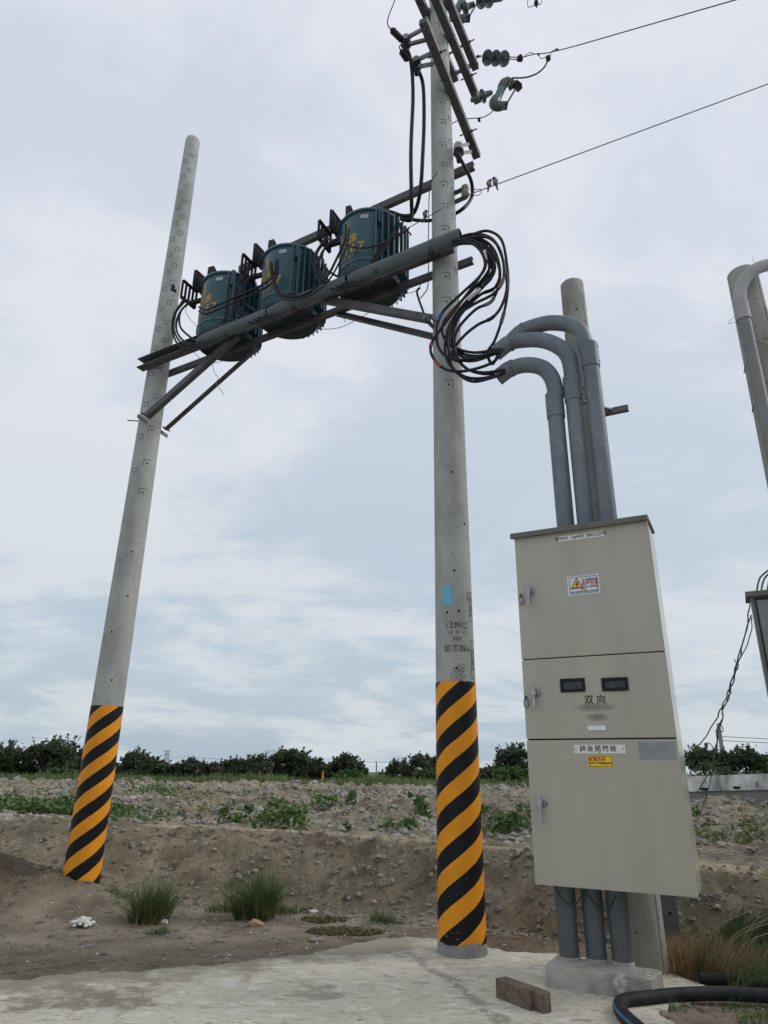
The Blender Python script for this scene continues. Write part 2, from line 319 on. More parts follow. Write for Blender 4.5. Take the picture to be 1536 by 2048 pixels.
def npmesh(name, V, Fq, mats, loc_=(0, 0, 0), parent=None, smooth=False, mi=None):
    me = bpy.data.meshes.new(name); V = np.asarray(V, dtype=np.float32); Fq = np.asarray(Fq, dtype=np.int32); k = Fq.shape[1]
    me.vertices.add(len(V)); me.vertices.foreach_set('co', V.ravel()); me.loops.add(Fq.size); me.loops.foreach_set('vertex_index', Fq.ravel())
    me.polygons.add(len(Fq)); me.polygons.foreach_set('loop_start', np.arange(0, Fq.size, k, dtype=np.int32)); me.polygons.foreach_set('loop_total', np.full(len(Fq), k, dtype=np.int32))
    for m in (mats if isinstance(mats, (list, tuple)) else [mats]): me.materials.append(m)
    if mi is not None: me.polygons.foreach_set('material_index', np.asarray(mi, dtype=np.int32))
    me.polygons.foreach_set('use_smooth', np.full(len(Fq), smooth, dtype=bool)); me.update(calc_edges=True); me.validate()
    o = bpy.data.objects.new(name, me); C.objects.link(o); o.location = loc_
    if parent: o.parent = parent
    return o
# numpy noise
def vnoise(x, y, seed=0):
    xi = np.floor(x).astype(np.int64); yi = np.floor(y).astype(np.int64); xf = x - xi; yf = y - yi
    def h(a, b):
        n_ = (a * 374761393 + b * 668265263 + seed * 974711) & 0x7fffffff; n_ = ((n_ ^ (n_ >> 13)) * 1274126177) & 0x7fffffff; return ((n_ ^ (n_ >> 16)) & 0xffff) / 65535.0
    a = xf * xf * xf * (xf * (xf * 6 - 15) + 10); b = yf * yf * yf * (yf * (yf * 6 - 15) + 10)
    return (h(xi, yi) * (1 - a) + h(xi + 1, yi) * a) * (1 - b) + (h(xi, yi + 1) * (1 - a) + h(xi + 1, yi + 1) * a) * b
def fbm(x, y, oct_=4, seed=0, rid=False):
    s = 0; a = 1; t = 0
    for i in range(oct_):
        v = vnoise(x * 2 ** i + i * 17.3, y * 2 ** i - i * 9.1, seed + i)
        if rid: v = np.abs(v * 2 - 1)
        s = s + v * a; t += a; a *= .52
    return s / t
BX = np.array([-60, -12, -3.6, -2.2, -.73, .39, 1.25, 2.6, 6, 40.]); BY = np.array([12, 8.4, 7.55, 7.5, 7.2, 6.7, 6.25, 5.5, 4.3, -4.])
TX = np.array([-60, -12, -5., -2.9, -.93, .56, 1.4, 2.6, 6, 40.]); TY = np.array([15, 11.3, 9.95, 9.4, 8.65, 7.75, 7.1, 6.3, 5.1, -3.])
def ss(t): t = np.clip(t, 0, 1); return t * t * (3 - 2 * t)
def height(x, y):
    x = np.asarray(x, float); y = np.asarray(y, float)
    b = np.interp(x, BX, BY) + (fbm(x * .9, y * .2, 3, 5) - .5) * .5; t = np.interp(x, TX, TY) + (fbm(x * .7 + 9, y * .1, 3, 6) - .5) * .35
    k = (y - b) / (t - b); up = ss(np.clip(k, 0, 1) ** .85)
    crest = .57 - .03 * ss((x + 1) / 3)
    z = crest * up
    z = z - .10 * ss((y - t) / .5) * (1 - .6 * ss((y - t - 2) / 6))
    bank = ss(k * 3) * (1 - ss((y - t + .25) / .35))
    z = z + bank * ((fbm(x * 1.6, y * 1.9, 6, 21, True) - .3) * .20 + (fbm(x * 8, y * 8, 4, 3, True) - .35) * .075)
    fld = ss((y - t) / .5)
    far = ss((y - t) / 6)
    z = z + fld * ((fbm(x * .8, y * .8, 5, 33, True) - .3) * (.16 + .26 * far) + (fbm(x * 3.3, y * 3.3, 5, 35, True) - .35) * (.10 + .16 * far))
    z = z * 1.0
    fl = 1 - ss(k * 3)
    m = np.exp(-(((x + 3.85) / .85) ** 2 + ((y - 7.35) / .55) ** 2)) * .34 + np.exp(-(((x + 2.95) / .7) ** 2 + ((y - 7.2) / .45) ** 2)) * .13
    z = z + m * (1 + (fbm(x * 3, y * 3, 4, 8) - .5) * .8)
    out_c = ss((y - 5.9 + .12 * x) / .8) * 1.0
    z = z + fl * ((fbm(x * 2.3, y * 2.3, 4, 13) - .5) * .03 + (fbm(x * 11, y * 11, 3, 14) - .5) * .012) * (.4 + out_c)
    end = ss((y - 35) / 3); z = z * (1 - end) + end * .42
    return z - .01

# ================================================================ ground
def build_ground():
    ys = list(np.arange(-8, 2.5, .5)) + list(np.arange(2.5, 11, .034)); y = 11.
    while y < 42: y *= 1.0045; ys.append(y)
    while y < 3000: y *= 1.12; ys.append(y)
    ys = np.array(ys); nx = 560; t = np.linspace(-1, 1, nx); t = np.sign(t) * np.abs(t) ** 1.25
    hw = np.maximum(9.5, ys * .95 + 2)
    X = t[None, :] * hw[:, None]; Y = np.repeat(ys[:, None], nx, 1); Z = height(X, Y)
    V = np.stack([X, Y, Z], -1).reshape(-1, 3); r = len(ys); i = np.arange(r - 1)[:, None] * nx + np.arange(nx - 1)[None, :]; i = i.ravel()
    Fq = np.stack([i, i + 1, i + nx + 1, i + nx], -1)
    m = mat('soil', (.48, .425, .32), (.225, .19, .135), 2.6, .95, bump=1.0, bscale=13, detail=10, spread=(.34, .66), attr='tone', specks=[(26, .64, (.62, .58, .48)), (7, .62, (.17, .15, .11)), (14, .66, (.11, .10, .075)), (70, .69, (.75, .72, .63))])
    o = npmesh('ground', V, Fq, m, smooth=True); o['kind'] = 'structure'
    b = np.interp(X, BX, BY); tt = np.interp(X, TX, TY) + (fbm(X * .7 + 9, Y * .1, 3, 6) - .5) * .35; k = (Y - b) / (tt - b)
    tone = np.full(X.shape, .70); col = np.stack([tone, tone * .97, tone * .93], -1)
    def put(mask, c):
        nonlocal col
        col = col * (1 - mask[..., None]) + np.array(c) * mask[..., None]
    put(ss((k + .1) * 3) * (1 - ss((Y - tt + .2) / .2)), (.68, .66, .60)); put(ss((fbm(X * 1.3, Y * 1.3, 5, 61) - .5) * 7) * ss((k + .1) * 3) * (1 - ss((Y - tt + .3) / .25)) * .7, (.50, .475, .43))
    pass
    put(ss((Y - tt - .12) / .35), (.72, .71, .67))
    drk = ss((fbm(X * .35, Y * .35, 4, 71) - .5) * 6) * ss((Y - tt) / .5) * .55; put(drk, (.48, .46, .43))
    edge = np.exp(-((Y - (5.55 - .1 * X * 0 + .33 * (X + .5)) - .25) / .28) ** 2) * (X < .35); put(edge * .6 * (Y < 7), (.36, .32, .26))
    put(np.clip(np.exp(-(((X + 3.6) / .9) ** 2 + ((Y - 7.35) / .5) ** 2)) * 1.3 * (.4 + 1.2 * fbm(X * 2, Y * 2, 4, 63)), 0, 1) * .9, (.36, .32, .26))
    put(np.exp(-(((X - 1.05) / .8) ** 2 + ((Y - 6.15) / .4) ** 2)) * .8, (.46, .34, .24))
    put(np.exp(-(((X - 2.4) / .9) ** 2 + ((Y - 4.9) / .6) ** 2)) * .8, (.42, .33, .24))
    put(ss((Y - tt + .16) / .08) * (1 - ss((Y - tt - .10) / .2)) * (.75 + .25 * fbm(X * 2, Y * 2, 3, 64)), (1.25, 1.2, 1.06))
    put(ss((Y - 36) / 3), (.25, .38, .12))
    ca = o.data.color_attributes.new('tone', 'FLOAT_COLOR', 'POINT'); ca.data.foreach_set('color', np.concatenate([col, np.ones(X.shape + (1,))], -1).astype(np.float32).ravel())
build_ground()
def hz(x, y): return float(height(x, y))
# concrete paving: thin cast sheet with a ragged edge
def build_paving():
    E_ = [(-9, 3.9), (-5, 4.3), (-2.9, 4.62), (-2.2, 4.78), (-2.0, 4.92), (-1.74, 5.02), (-1.15, 5.16), (-.48, 5.56), (-.21, 5.78), (.01, 6.0), (.2, 6.04), (.452, 6.05), (.60, 5.92), (.80, 5.74), (.95, 5.66), (1.166, 5.6), (1.5, 5.45), (1.85, 5.15), (1.98, 4.9), (1.95, 4.75), (1.80, 4.62), (1.62, 4.52), (1.5, 4.4), (1.52, 4.25), (1.6, 3.9), (1.9, 3.2), (3, 2.2)]
    E_ = [Vector((a, b, 0)) for a, b in E_]; e = spline(E_, 14); rr = random.Random(3)
    e = [Vector((p.x, p.y + (rr.random() - .5) * .012 + .045 * math.sin(p.x * 9) * math.sin(p.x * 3.3) + .018 * math.sin(p.x * 31 + 1) + .010 * math.sin(p.x * 67), 0)) for p in e]
    ol = [(p.x, p.y) for p in e] + [(3, -7), (-9, -7)]
    m = bpy.data.materials.new('paving_concrete'); m.use_nodes = True; t = m.node_tree; nn = t.nodes.new; l = t.links.new; b = t.nodes['Principled BSDF']
    tc = nn('ShaderNodeTexCoord')
    def noise(s, d, sx=1, sy=1, dist=0, off=0):
        mp = nn('ShaderNodeMapping'); mp.inputs['Scale'].default_value = (sx, sy, 1); mp.inputs['Location'].default_value = (off, off, 0); l(tc.outputs['Object'], mp.inputs[0]); q = nn('ShaderNodeTexNoise'); l(mp.outputs[0], q.inputs['Vector'])
        q.inputs['Scale'].default_value = s; q.inputs['Detail'].default_value = d; q.inputs['Roughness'].default_value = .65; q.inputs['Distortion'].default_value = dist; return q.outputs['Fac']
    def rng(x, a, b_, v=1):
        r = nn('ShaderNodeMapRange'); l(x, r.inputs[0]); r.inputs[1].default_value = a; r.inputs[2].default_value = b_; r.inputs[4].default_value = v; return r.outputs[0]
    def mixc(f, a, b_):
        k = nn('ShaderNodeMix'); k.data_type = 'RGBA'; l(f, k.inputs['Factor'])
        for nm, v in (('A', a), ('B', b_)):
            if isinstance(v, tuple): k.inputs[nm].default_value = (*v, 1)
            else: l(v, k.inputs[nm])
        return k.outputs['Result']
    c = mixc(rng(noise(1.1, 5), .35, .65), (.60, .565, .455), (.47, .44, .345))
    c = mixc(rng(noise(6, 7, 1, 1.6), .52, .64, .8), c, (.68, .665, .58))
    c = mixc(rng(noise(9, 9, 1, 3.2, .8, 4), .56, .62, .8), c, (.24, .225, .18))
    c = mixc(rng(noise(1.4, 6, 1, 1.3, .5, 7.7), .58, .66, .75), c, (.24, .215, .165))
    sp = nn('ShaderNodeSeparateXYZ'); l(tc.outputs['Object'], sp.inputs[0])
    def mm(op, a, b_):
        q = nn('ShaderNodeMath'); q.operation = op
        for i_, v in enumerate((a, b_)):
            if isinstance(v, (int, float)): q.inputs[i_].default_value = v
            else: l(v, q.inputs[i_])
        return q.outputs[0]
    # damp dirt patch at the far left of the slab, thin crack of mortar near the tall pole
    dx = mm('DIVIDE', mm('ADD', sp.outputs['X'], 1.62), .42); dy = mm('DIVIDE', mm('SUBTRACT', sp.outputs['Y'], 4.52), .26)
    rr_ = mm('ADD', mm('ADD', mm('MULTIPLY', dx, dx), mm('MULTIPLY', dy, dy)), mm('MULTIPLY', mm('SUBTRACT', noise(5, 10), .5), 9.0))
    c = mixc(rng(rr_, 1.4, .2, .85), c, (.20, .17, .12))
    c = mixc(rng(noise(16, 10, 1, 2.2, .6, 2), .56, .61, .55), c, (.32, .30, .235)); c = mixc(rng(noise(28, 8, 1, 1.5, 0, 6), .60, .64, .6), c, (.62, .61, .53))
    ey = mm('ADD', mm('SUBTRACT', sp.outputs['Y'], mm('MULTIPLY', mm('SUBTRACT', sp.outputs['X'], -1.7), .44)), mm('MULTIPLY', mm('SUBTRACT', noise(4, 9, 1, 1, 0, 3), .5), 1.5)); c = mixc(mm('MULTIPLY', rng(ey, 4.58, 4.92, .92), rng(sp.outputs['X'], .6, .2)), c, (.25, .22, .16))
    ln = mm('ABSOLUTE', mm('ADD', mm('SUBTRACT', sp.outputs['X'], mm('ADD', mm('MULTIPLY', mm('SUBTRACT', 5.5, sp.outputs['Y']), .30), .25)), mm('MULTIPLY', mm('SUBTRACT', noise(3, 6), .5), .35)), 0)
    c = mixc(mm('MULTIPLY', rng(ln, .05, .015, .8), rng(noise(12, 5), .42, .5)), c, (.235, .22, .18))
    c = mixc(rng(noise(70, 3), .66, .7, .8), c, (.15, .14, .115))
    l(c, b.inputs['Base Color']); b.inputs['Roughness'].default_value = .9
    bp = nn('ShaderNodeBump'); bp.inputs['Strength'].default_value = .6; bp.inputs['Distance'].default_value = .02; l(noise(45, 8), bp.inputs['Height']); l(bp.outputs[0], b.inputs['Normal'])
    mb = MB(); n = len(ol); inn = [(x, y - .006) for x, y in ol]
    mb.add([Vector((x, y, -.012)) for x, y in ol] + [Vector((x, y, .014)) for x, y in inn], [(i, (i + 1) % n, n + (i + 1) % n, n + i) for i in range(n)] + [tuple(range(2 * n - 1, n - 1, -1))])
    o = mb.build('concrete_pavement', m); o['kind'] = 'structure'
    o.data.transform(Matrix.Translation(o.location)); o.location = (0, 0, 0); ORG[o.name] = Vector()
build_paving()

# ---------------------------------------------------------------- scattered rocks and clods (uncountable: one object each)
def scatter(name, pts, sizes, material, label, cat, sub=1, jit=.25, flat=.7, sink=.3, seed=1):
    vs, fs = ico(sub); B = np.array([tuple(v) for v in vs]); Fb = np.array(fs); r = np.random.default_rng(seed); VV = []; FF = []; o = 0
    for (x, y, z), s in zip(pts, sizes):
        k = 1 + (r.random(len(B)) - .5) * jit * 2; sc3 = np.array([1, .6 + r.random() * .5, flat * (.6 + r.random() * .6)]) * s; a = r.random() * 6.28; ca, sa = math.cos(a), math.sin(a)
        q = B * k[:, None] * sc3; q = np.stack([q[:, 0] * ca - q[:, 1] * sa, q[:, 0] * sa + q[:, 1] * ca, q[:, 2]], -1) + np.array([x, y, z + s * flat * (.5 - sink)])
        VV.append(q); FF.append(Fb + o); o += len(B)
    ob = npmesh(name, np.concatenate(VV), np.concatenate(FF), material); return tag(ob, label, cat, kind='stuff')
def rnd_region(n, fx, seed):
    r = np.random.default_rng(seed); P = fx(r, n); z = height(P[:, 0], P[:, 1]); return np.concatenate([P, z[:, None]], 1)
def bias_field(r, n):
    y = 8 + 29 * r.random(n) ** 1.25; x = (r.random(n) * 2 - 1) * (y * .72 + 1); P = np.stack([x, y], -1); t = np.interp(x, TX, TY); P = P[y > t + .5]; c = fbm(P[:, 0] * .45, P[:, 1] * .45, 3, 44); return P[c + r.random(len(P)) * .35 > .58]
Pf = rnd_region(24000, bias_field, 5); Pf = Pf[:12000]
scatter('field_clods', Pf, (.010 + .0034 * Pf[:, 1]) * (.3 + RNG.random(len(Pf)) ** 2.5 * 1.7), clod_m, 'dry grey soil clods strewn over the ploughed field behind the bank', 'clods', 1, .35, .7, .55)
def bank_reg(r, n):
    x = r.random(n) * 10 - 5.5; b = np.interp(x, BX, BY); t = np.interp(x, TX, TY); y = b + (t - b) * (r.random(n) ** 1.7 * .95 - .06); return np.stack([x, y], -1)
Pk = rnd_region(3800, bank_reg, 6)
scatter('bank_clods', Pk, .006 + .034 * RNG.random(len(Pk)) ** 5, mat('bank_soil', (.30, .275, .22), (.14, .125, .10), 3, .95, bump=.5, bscale=60), 'brown soil lumps on the face and foot of the earth bank', 'clods', 1, .3, .75, .5)
def front_reg(r, n):
    x = r.random(n) * 8.5 - 4.6; b = np.interp(x, BX, BY); y = 4.3 + (b - 4.2) * r.random(n) ** .8; return np.stack([x, y], -1)
Pg = rnd_region(7000, front_reg, 7)
scatter('gravel', Pg, .0028 + .015 * RNG.random(len(Pg)) ** 6, stone_g, 'small grey pebbles scattered over dirt and concrete in front', 'gravel', 1, .25, .7, .3)
Pw = rnd_region(420, front_reg, 17)
scatter('shell_chips', Pw, .004 + .009 * RNG.random(len(Pw)) ** 2, white_bit, 'tiny white shell and mortar chips scattered on the dirt', 'chips', 0, .3, .4, .2)
# ================================================================ concrete poles
def azd(th): return Vector((math.sin(th), -math.cos(th), 0)), Vector((math.cos(th), math.sin(th), 0))    # outward and rightward at angle th from the side that faces -Y
def pole_shaft(name, base, r0, r1, H, holes, material, parent, extra=None, dome=.05, notch=0):
    mb = MB(); R = lambda z: r0 + (r1 - r0) * z / H
    zs = [-.4] + [H * i / 24 for i in range(25)]; rs = [R(z) for z in zs]
    for k in (1, 2, 3): a = k * math.pi / 6; zs.append(H + dome * math.sin(a)); rs.append(r1 * max(math.cos(a), .25) if k < 3 else r1 * .12)
    mb.tube([base + UP * z for z in zs], rs, 40, 0)
    def patch(th, z, wd, ht, m, off=.0015):       # curved strip hugging the surface
        n = 5; vs = []
        for zz_ in (z - ht / 2, z + ht / 2):
            for i in range(n): a = th + (i / (n - 1) - .5) * wd / R(z); o, _ = azd(a); vs.append(base + o * (R(zz_) + off) + UP * zz_)
        mb.add(vs, [(i, i + 1, n + i + 1, n + i) for i in range(n - 1)], m)
    def disc(th, z, r, m, off=.0022):
        o, t = azd(th); mb.add([base + o * (R(z) + off) * 1.0 + UP * z + (t * math.cos(k * .7854) + UP * math.sin(k * .7854)) * r - o * (r * math.cos(k * .7854)) ** 2 / (2 * R(z)) for k in range(8)], [tuple(range(8))], m)
    for th, z, framed in holes:
        disc(th, z, .0105, 1)
        if framed:
            patch(th, z + .050, .085, .007, 2); patch(th + .040 / R(z), z + .01, .006, .075, 2) if framed > 1 else patch(th - .040 / R(z), z + .01, .006, .075, 2)
    if extra: extra(mb, R, patch, disc)
    return mb.build('shaft', [material, hole_m, groove_m, ink, conc_old], parent)
def stripe_sleeve(base, r0, slope, z0, z1, parent, lead, period, phase, mname, jag):
    mb = MB(); seg = 64; n = 14; vs = []; rr = random.Random(5)
    jg = [(math.sin(k * .41) * .5 + math.sin(k * 1.3) * .3 + rr.random() * .4) * jag for k in range(seg)]
    for i in range(n + 1):
        for k in range(seg):
            z = z0 + (z1 - z0) * i / n + (jg[k] if i == 0 else (jg[(k * 3) % seg] * .25 if i == n else 0)); o, _ = azd(2 * math.pi * k / seg); vs.append(base + o * (r0 + slope * z + .003) + UP * z)
    mb.add(vs, [(i * seg + k, i * seg + (k + 1) % seg, (i + 1) * seg + (k + 1) % seg, (i + 1) * seg + k) for i in range(n) for k in range(seg)], 0, True)
    return mb.build('warning_stripe_sleeve', stripe_mat(mname, lead, period, phase), parent)
RA0, RA1 = .171, .102
# pole carrying the arms (right)
tA = thing('utility_pole', 'tall grey concrete pole between grass and cabinet, with crossarms, stencilled letters and striped foot', 'utility pole', PA)
hA = [(-.10 + .04, z, 1) for z in (2.77, 3.67)]
hA = [(-.02, z, 0) for z in (1.97, 2.77, 3.67)] + [(-.06, z, 2) for z in (4.56, 5.12, 5.5, 5.8, 6.4, 6.7, 7.0, 7.28, 7.57, 7.91, 8.23, 8.57, 8.9, 9.2, 9.5)] + [(.98, z, 1) for z in (2.55, 5.2, 5.55, 5.9, 6.25, 6.6, 6.95, 7.3, 7.65, 8.0, 8.35, 8.7, 9.05)] + [(.15, 2.43, 0), (-.45, 2.42, 0), (.72, 3.2, 0)]
def markA(mb, R, patch, disc):
    def wrap(th0, z0): return lambda x, y: (lambda o: PA + o * (R(z0 + y) + .0022) + UP * (z0 + y))(azd(th0 + x / R(z0))[0])
    for body, th, z, s, b in (('12MC', .0, 2.315, .074, .0012), ('113  9  11', -.02, 2.255, .042, .0006), ('380', .02, 2.205, .044, .0006), ('德芯製A', .04, 2.125, .060, .0006), ('N', .10, 1.99, .045, .0), ('E', .30, 1.995, .035, 0), ('2759', .14, 1.90, .040, .0)):
        mb.text(body, s, None, None, None, 3, b, wrap=wrap(th, z), spacing=1.1)
    for dx, dz, r_ in ((-.028, 0, .023), (.024, .0, .018), (.002, -.022, .018)):      # the three-ring mark
        vs = []; n = 20; w_ = wrap(.11 + dx / .16, 1.96 + dz)
        for q in (r_, r_ - .007): vs += [w_(q * math.cos(k * 6.2832 / n), q * math.sin(k * 6.2832 / n)) for k in range(n)]
        mb.add(vs, [(k, (k + 1) % n, n + (k + 1) % n, n + k) for k in range(n)], 3)
    # cast-in data panels near the right edge
    for z0, z1, bd in ((2.36, 2.58, '5-0013'), (1.90, 2.20, '3-00133')):
        th = 1.02
        for zz_ in (z0, z1): patch(th, zz_, .055, .005, 2)
        patch(th - .17, (z0 + z1) / 2, .004, z1 - z0, 2); patch(th + .17, (z0 + z1) / 2, .004, z1 - z0, 2)
        zc = (z0 + z1) / 2
        mb.text(bd, .05, None, None, None, 2, .0005, wrap=lambda x, y: (lambda o: PA + o * (R(zc) + .0025) + UP * (zc + x))(azd(th - y / R(zc))[0]))
    for z in (3.28, 3.279): patch(.05, z, .3, .004, 2)
    patch(-.05, 1.905, .10, .05, 4)
pole_shaft('utility_pole', PA, RA0, RA1, 10.3, hA, conc, tA, markA)
stripe_sleeve(PA, RA0, (RA1 - RA0) / 10.3, .085, 1.872, tA, .80, .2667, .03, 'warning_stripes', .022)
mb = MB(); n = 5; vs = []
for z in (2.48, 2.65):
    for i in range(n): a = -.42 + (i / 4 - .5) * .085 / .155; o, _ = azd(a); vs.append(PA + o * (RA0 - .0067 * z + .003) + UP * z)
mb.add(vs, [(i, i + 1, n + i + 1, n + i) for i in range(n - 1)], 0); mb.build('number_sticker', blue_s, tA)
mb = MB(); mb.tube([PA + UP * z for z in (-.05, .07, .085)], [.177, .1755, .1745], 40); mb.build('mortar_collar', mat('mortar', (.27, .27, .26), (.2, .2, .19), 8, .9, bump=.4), tA)
# plain pole (left)
PBb = Vector((PB.x, PB.y, .06))
tB = thing('utility_pole', 'plain concrete pole at the left with bare rounded top, striped foot in a dirt mound', 'utility pole', PBb)
hB = []
zB = [9.33, 9.05, 8.75, 8.47, 8.19, 7.91, 7.64, 7.36, 7.09, 6.77, 6.46, 6.18, 5.8, 5.37, 4.93, 4.49]
for i, z in enumerate(zB): hB.append((-.35, z - .12, 2)); hB.append((.62, z, 1))
hB += [(.62, 4.12, 1), (-.35, 3.3, 0), (.5, 3.4, 0), (.62, 2.9, 0), (-.1, 2.5, 0), (.4, 2.0, 0)]
def markB(mb, R, patch, disc):
    mb.text('89', .10, None, None, None, 1, .006, wrap=lambda x, y: (lambda o: PBb + o * (R(6.8) + .003) + UP * (7.02 + x))(azd(.75 - y / R(6.8))[0]))
    patch(.1, 3.15, .2, .004, 2)
pole_shaft('utility_pole', PBb, RA0, RA1, 9.72, hB, conc, tB, markB, .07)
stripe_sleeve(PBb, RA0, (RA1 - RA0) / 9.72, -.1, 1.745, tB, .80, .2667, .99, 'warning_stripes_left', .006)
# service pole behind the cabinet
PC = Vector((1.742, 5.215, 0))
tC = thing('service_pole', 'short weathered concrete pole standing right behind the beige cabinet, green stained top', 'utility pole', PC)
def markC(mb, R, patch, disc):
    for th in (.55,): patch(th, 2.7, .006, 5.3, 2)
pole_shaft('service_pole', PC, .150, .104, 5.5, [(-.15, 5.15, 0), (-.05, 4.82, 1), (.3, 4.3, 0), (.62, 1.0, 0), (.62, .55, 0), (.05, 4.75, 0)], conc_old, tC, markC, .03)
mb = MB(); c0 = PC + UP * 4.18
mb.channel(c0 - u * .1 - nf * .15, c0 + u * .34 - nf * .15, .05, .05, nf, .006, 0); mb.bar(c0 + u * .0 + nf * .14, c0 + u * .20 - nf * .12, .012, .03, UP, 0)
mb.build('support_bracket', galv_l, tC)
mb = MB(); mb.tube([PC + UP * (4.32) + azd(a)[0] * .116 for a in [k * .3142 for k in range(21)]], .006, 6); mb.build('clamp_band', galv, tC)
# service pole at the right edge
PD = Vector((2.665, 4.12, 0))
tD = thing('service_pole', 'short concrete pole at the right edge of the picture with a pale pipe strapped on', 'utility pole', PD)
def markD(mb, R, patch, disc):
    patch(.45, 2.5, .006, 4.6, 2)
pole_shaft('service_pole', PD, .150, .103, 4.72, [(.22, 4.02, 2), (.25, 3.60, 2), (.27, 3.38, 0), (.25, 3.1, 2), (.9, 4.3, 1)], conc_old, tD, markD, .03)
mb = MB()
for z in (3.95, 3.63):
    mb = MB(); mb.tube([PD + UP * (z + .05 * math.sin(a * 2)) + azd(a - 1.2)[0] * (.118 + (.10 if .35 < a < 1.0 else 0) * math.sin((a - .35) / .65 * math.pi)) for a in [k * .3142 for k in range(21)]], .0035, 5); mb.build('tie_wire', cable_g, tD)
mb = MB(); mb.tube(spline([PD + Vector((-.11, -.03, 4.3)), PD + Vector((-.17, -.1, 4.27)), PD + Vector((-.24, -.1, 4.2)), PD + Vector((-.12, -.12, 4.22))], 6), .0015, 5)
mb.build('tie_wire', cable_g, tD)
mb = MB(); b0 = PD + Vector((.11, -.03, 4.28))
for dz in (.07, -.07): mb.bar(b0 + UP * dz - u * .03, b0 + UP * dz + u * .38, .04, .008, nf)
mb.tube([b0 + UP * (.07 * math.cos(k * .5236)) + u * (-.03 - .05 * math.sin(k * .5236)) for k in range(7)], .018, 8)
mb.build('insulator_bracket', galv, tD)
# pale conduit strapped on it
q = [(1600, 1180, .0), (1560, 1010, .0), (1527, 860, 0), (1508, 760, 0), (1487, 650, 0), (1474, 595, 0)]
YD = PD.y - .17
pp = [atY(x, y, YD) for x, y, _ in q]; x0 = pp[3].x
bot = [Vector((pp[4].x + .01, YD, 1.3)), Vector((pp[4].x + .01, YD, atY(1474, 612, YD).z - .05))]
tP = thing('conduit_pipe', 'pale plastic pipe strapped to the pole at the right edge, bent at its top', 'conduit', bot[0])
mb = MB(); mb.tube(bot, .044, 18); mb.build('pipe', mat('dull_pipe_plastic', (.20, .20, .20), (.14, .14, .14), 3, .5, bump=.05), tP)
mb = MB(); mb.tube([bot[1] - UP * .07, bot[1] + UP * .07], .050, 18); mb.build('coupling', pvc_w, tP)
e0 = bot[1] + UP * .06; mb = MB(); mb.tube([e0] + [e0 + Vector((.32 - .32 * math.cos(a), 0, .36 * math.sin(a))) for a in [k * .105 for k in range(1, 15)]] + [e0 + Vector((.9, 0, .40))], .044, 18); mb.build('elbow', pvc_w, tP)
# perforated steel post
SP = Vector((2.19, 5.75, 0)); d_ = atY(1318, 1790, 5.75)
tS = thing('steel_post', 'thin grey perforated steel post in the bank behind the cabinet, ending in dry grass', 'post', Vector((d_.x + .06, 5.75, .1)))
mb = MB(); p0 = Vector((d_.x + .06, 5.75, -.1)); mb.bar(p0, p0 + UP * 2.0, .115, .012, u, 0); mb.bar(p0 + u * .055 - nf * .03, p0 + u * .055 - nf * .03 + UP * 2.0, .008, .06, u, 0)
for k in range(9): mb.lathe(p0 + UP * (.35 + k * .17) + nf * .0065 + u * .005, nf, [(0, .013), (.001, .013)], 10, 1)
mb.build('angle_bar', [galv_l, hole_m], tS)

# ================================================================ steel platform between the poles
ZF = lambda s: 5.885 + .052 * s; ZR = lambda s: 5.945 + .053 * s
tPl = thing('transformer_platform', 'dark steel channel frame bolted between the two tall poles, carrying three transformers', 'platform', fr(1.9, 0, 5.9))
mb = MB(); mb.channel(fr(-.10, .20, ZF(-.1)), fr(4.05, .20, ZF(4.05)), .11, .13, nf, .010, 0, -1); mb.build('beam', galv, tPl)
mb = MB(); mb.channel(fr(-.02, -.18, ZR(0)), fr(4.13, -.18, ZR(4.13)), .05, .075, nf, .008, 0, 1); mb.build('beam', galv, tPl)
mb = MB(); mb.channel(fr(.80, -.40, 7.46), fr(4.12, -.40, 7.69), .06, .10, nf, .008, 0, 1); mb.build('beam', galv, tPl)
for (s0, z0, s1, z1, n_) in ((.16, 5.10, 1.42, 5.84, .23), (.06, 5.15, 1.36, 5.93, -.21), (2.55, 5.95, 3.83, 5.27, .23), (2.50, 6.06, 3.66, 5.39, -.21)):
    mb = MB(); a, b = fr(s0, n_, z0), fr(s1, n_, z1); d = (b - a).normalized(); t = d.cross(nf).normalized()
    mb.bar(a, b, .008, .075, nf, 0); mb.bar(a + t * .035 - nf * .03 * (1 if n_ > 0 else -1), b + t * .035 - nf * .03 * (1 if n_ > 0 else -1), .06, .008, nf, 0)
    lo = a if a.z < b.z else b; mb.cyl(lo - nf * .06, lo + nf * .06, .010, m=0, seg=8); mb.build('brace', galv, tPl)
for (s, z) in ((.0, 5.09), (3.84, 5.27)):
    mb = MB(); a = fr(s + (.08 if s < 1 else -.08), .27, z); mb.bar(a, fr(s + (.02 if s < 1 else 0), -.28, z), .045, .012, UP, 0); mb.cyl(fr(s - (.16 if s < 1 else -.02), .2, z + .03), fr(s + .02, .2, z - .02), .008, seg=8); mb.build('clamp', galv_l, tPl)
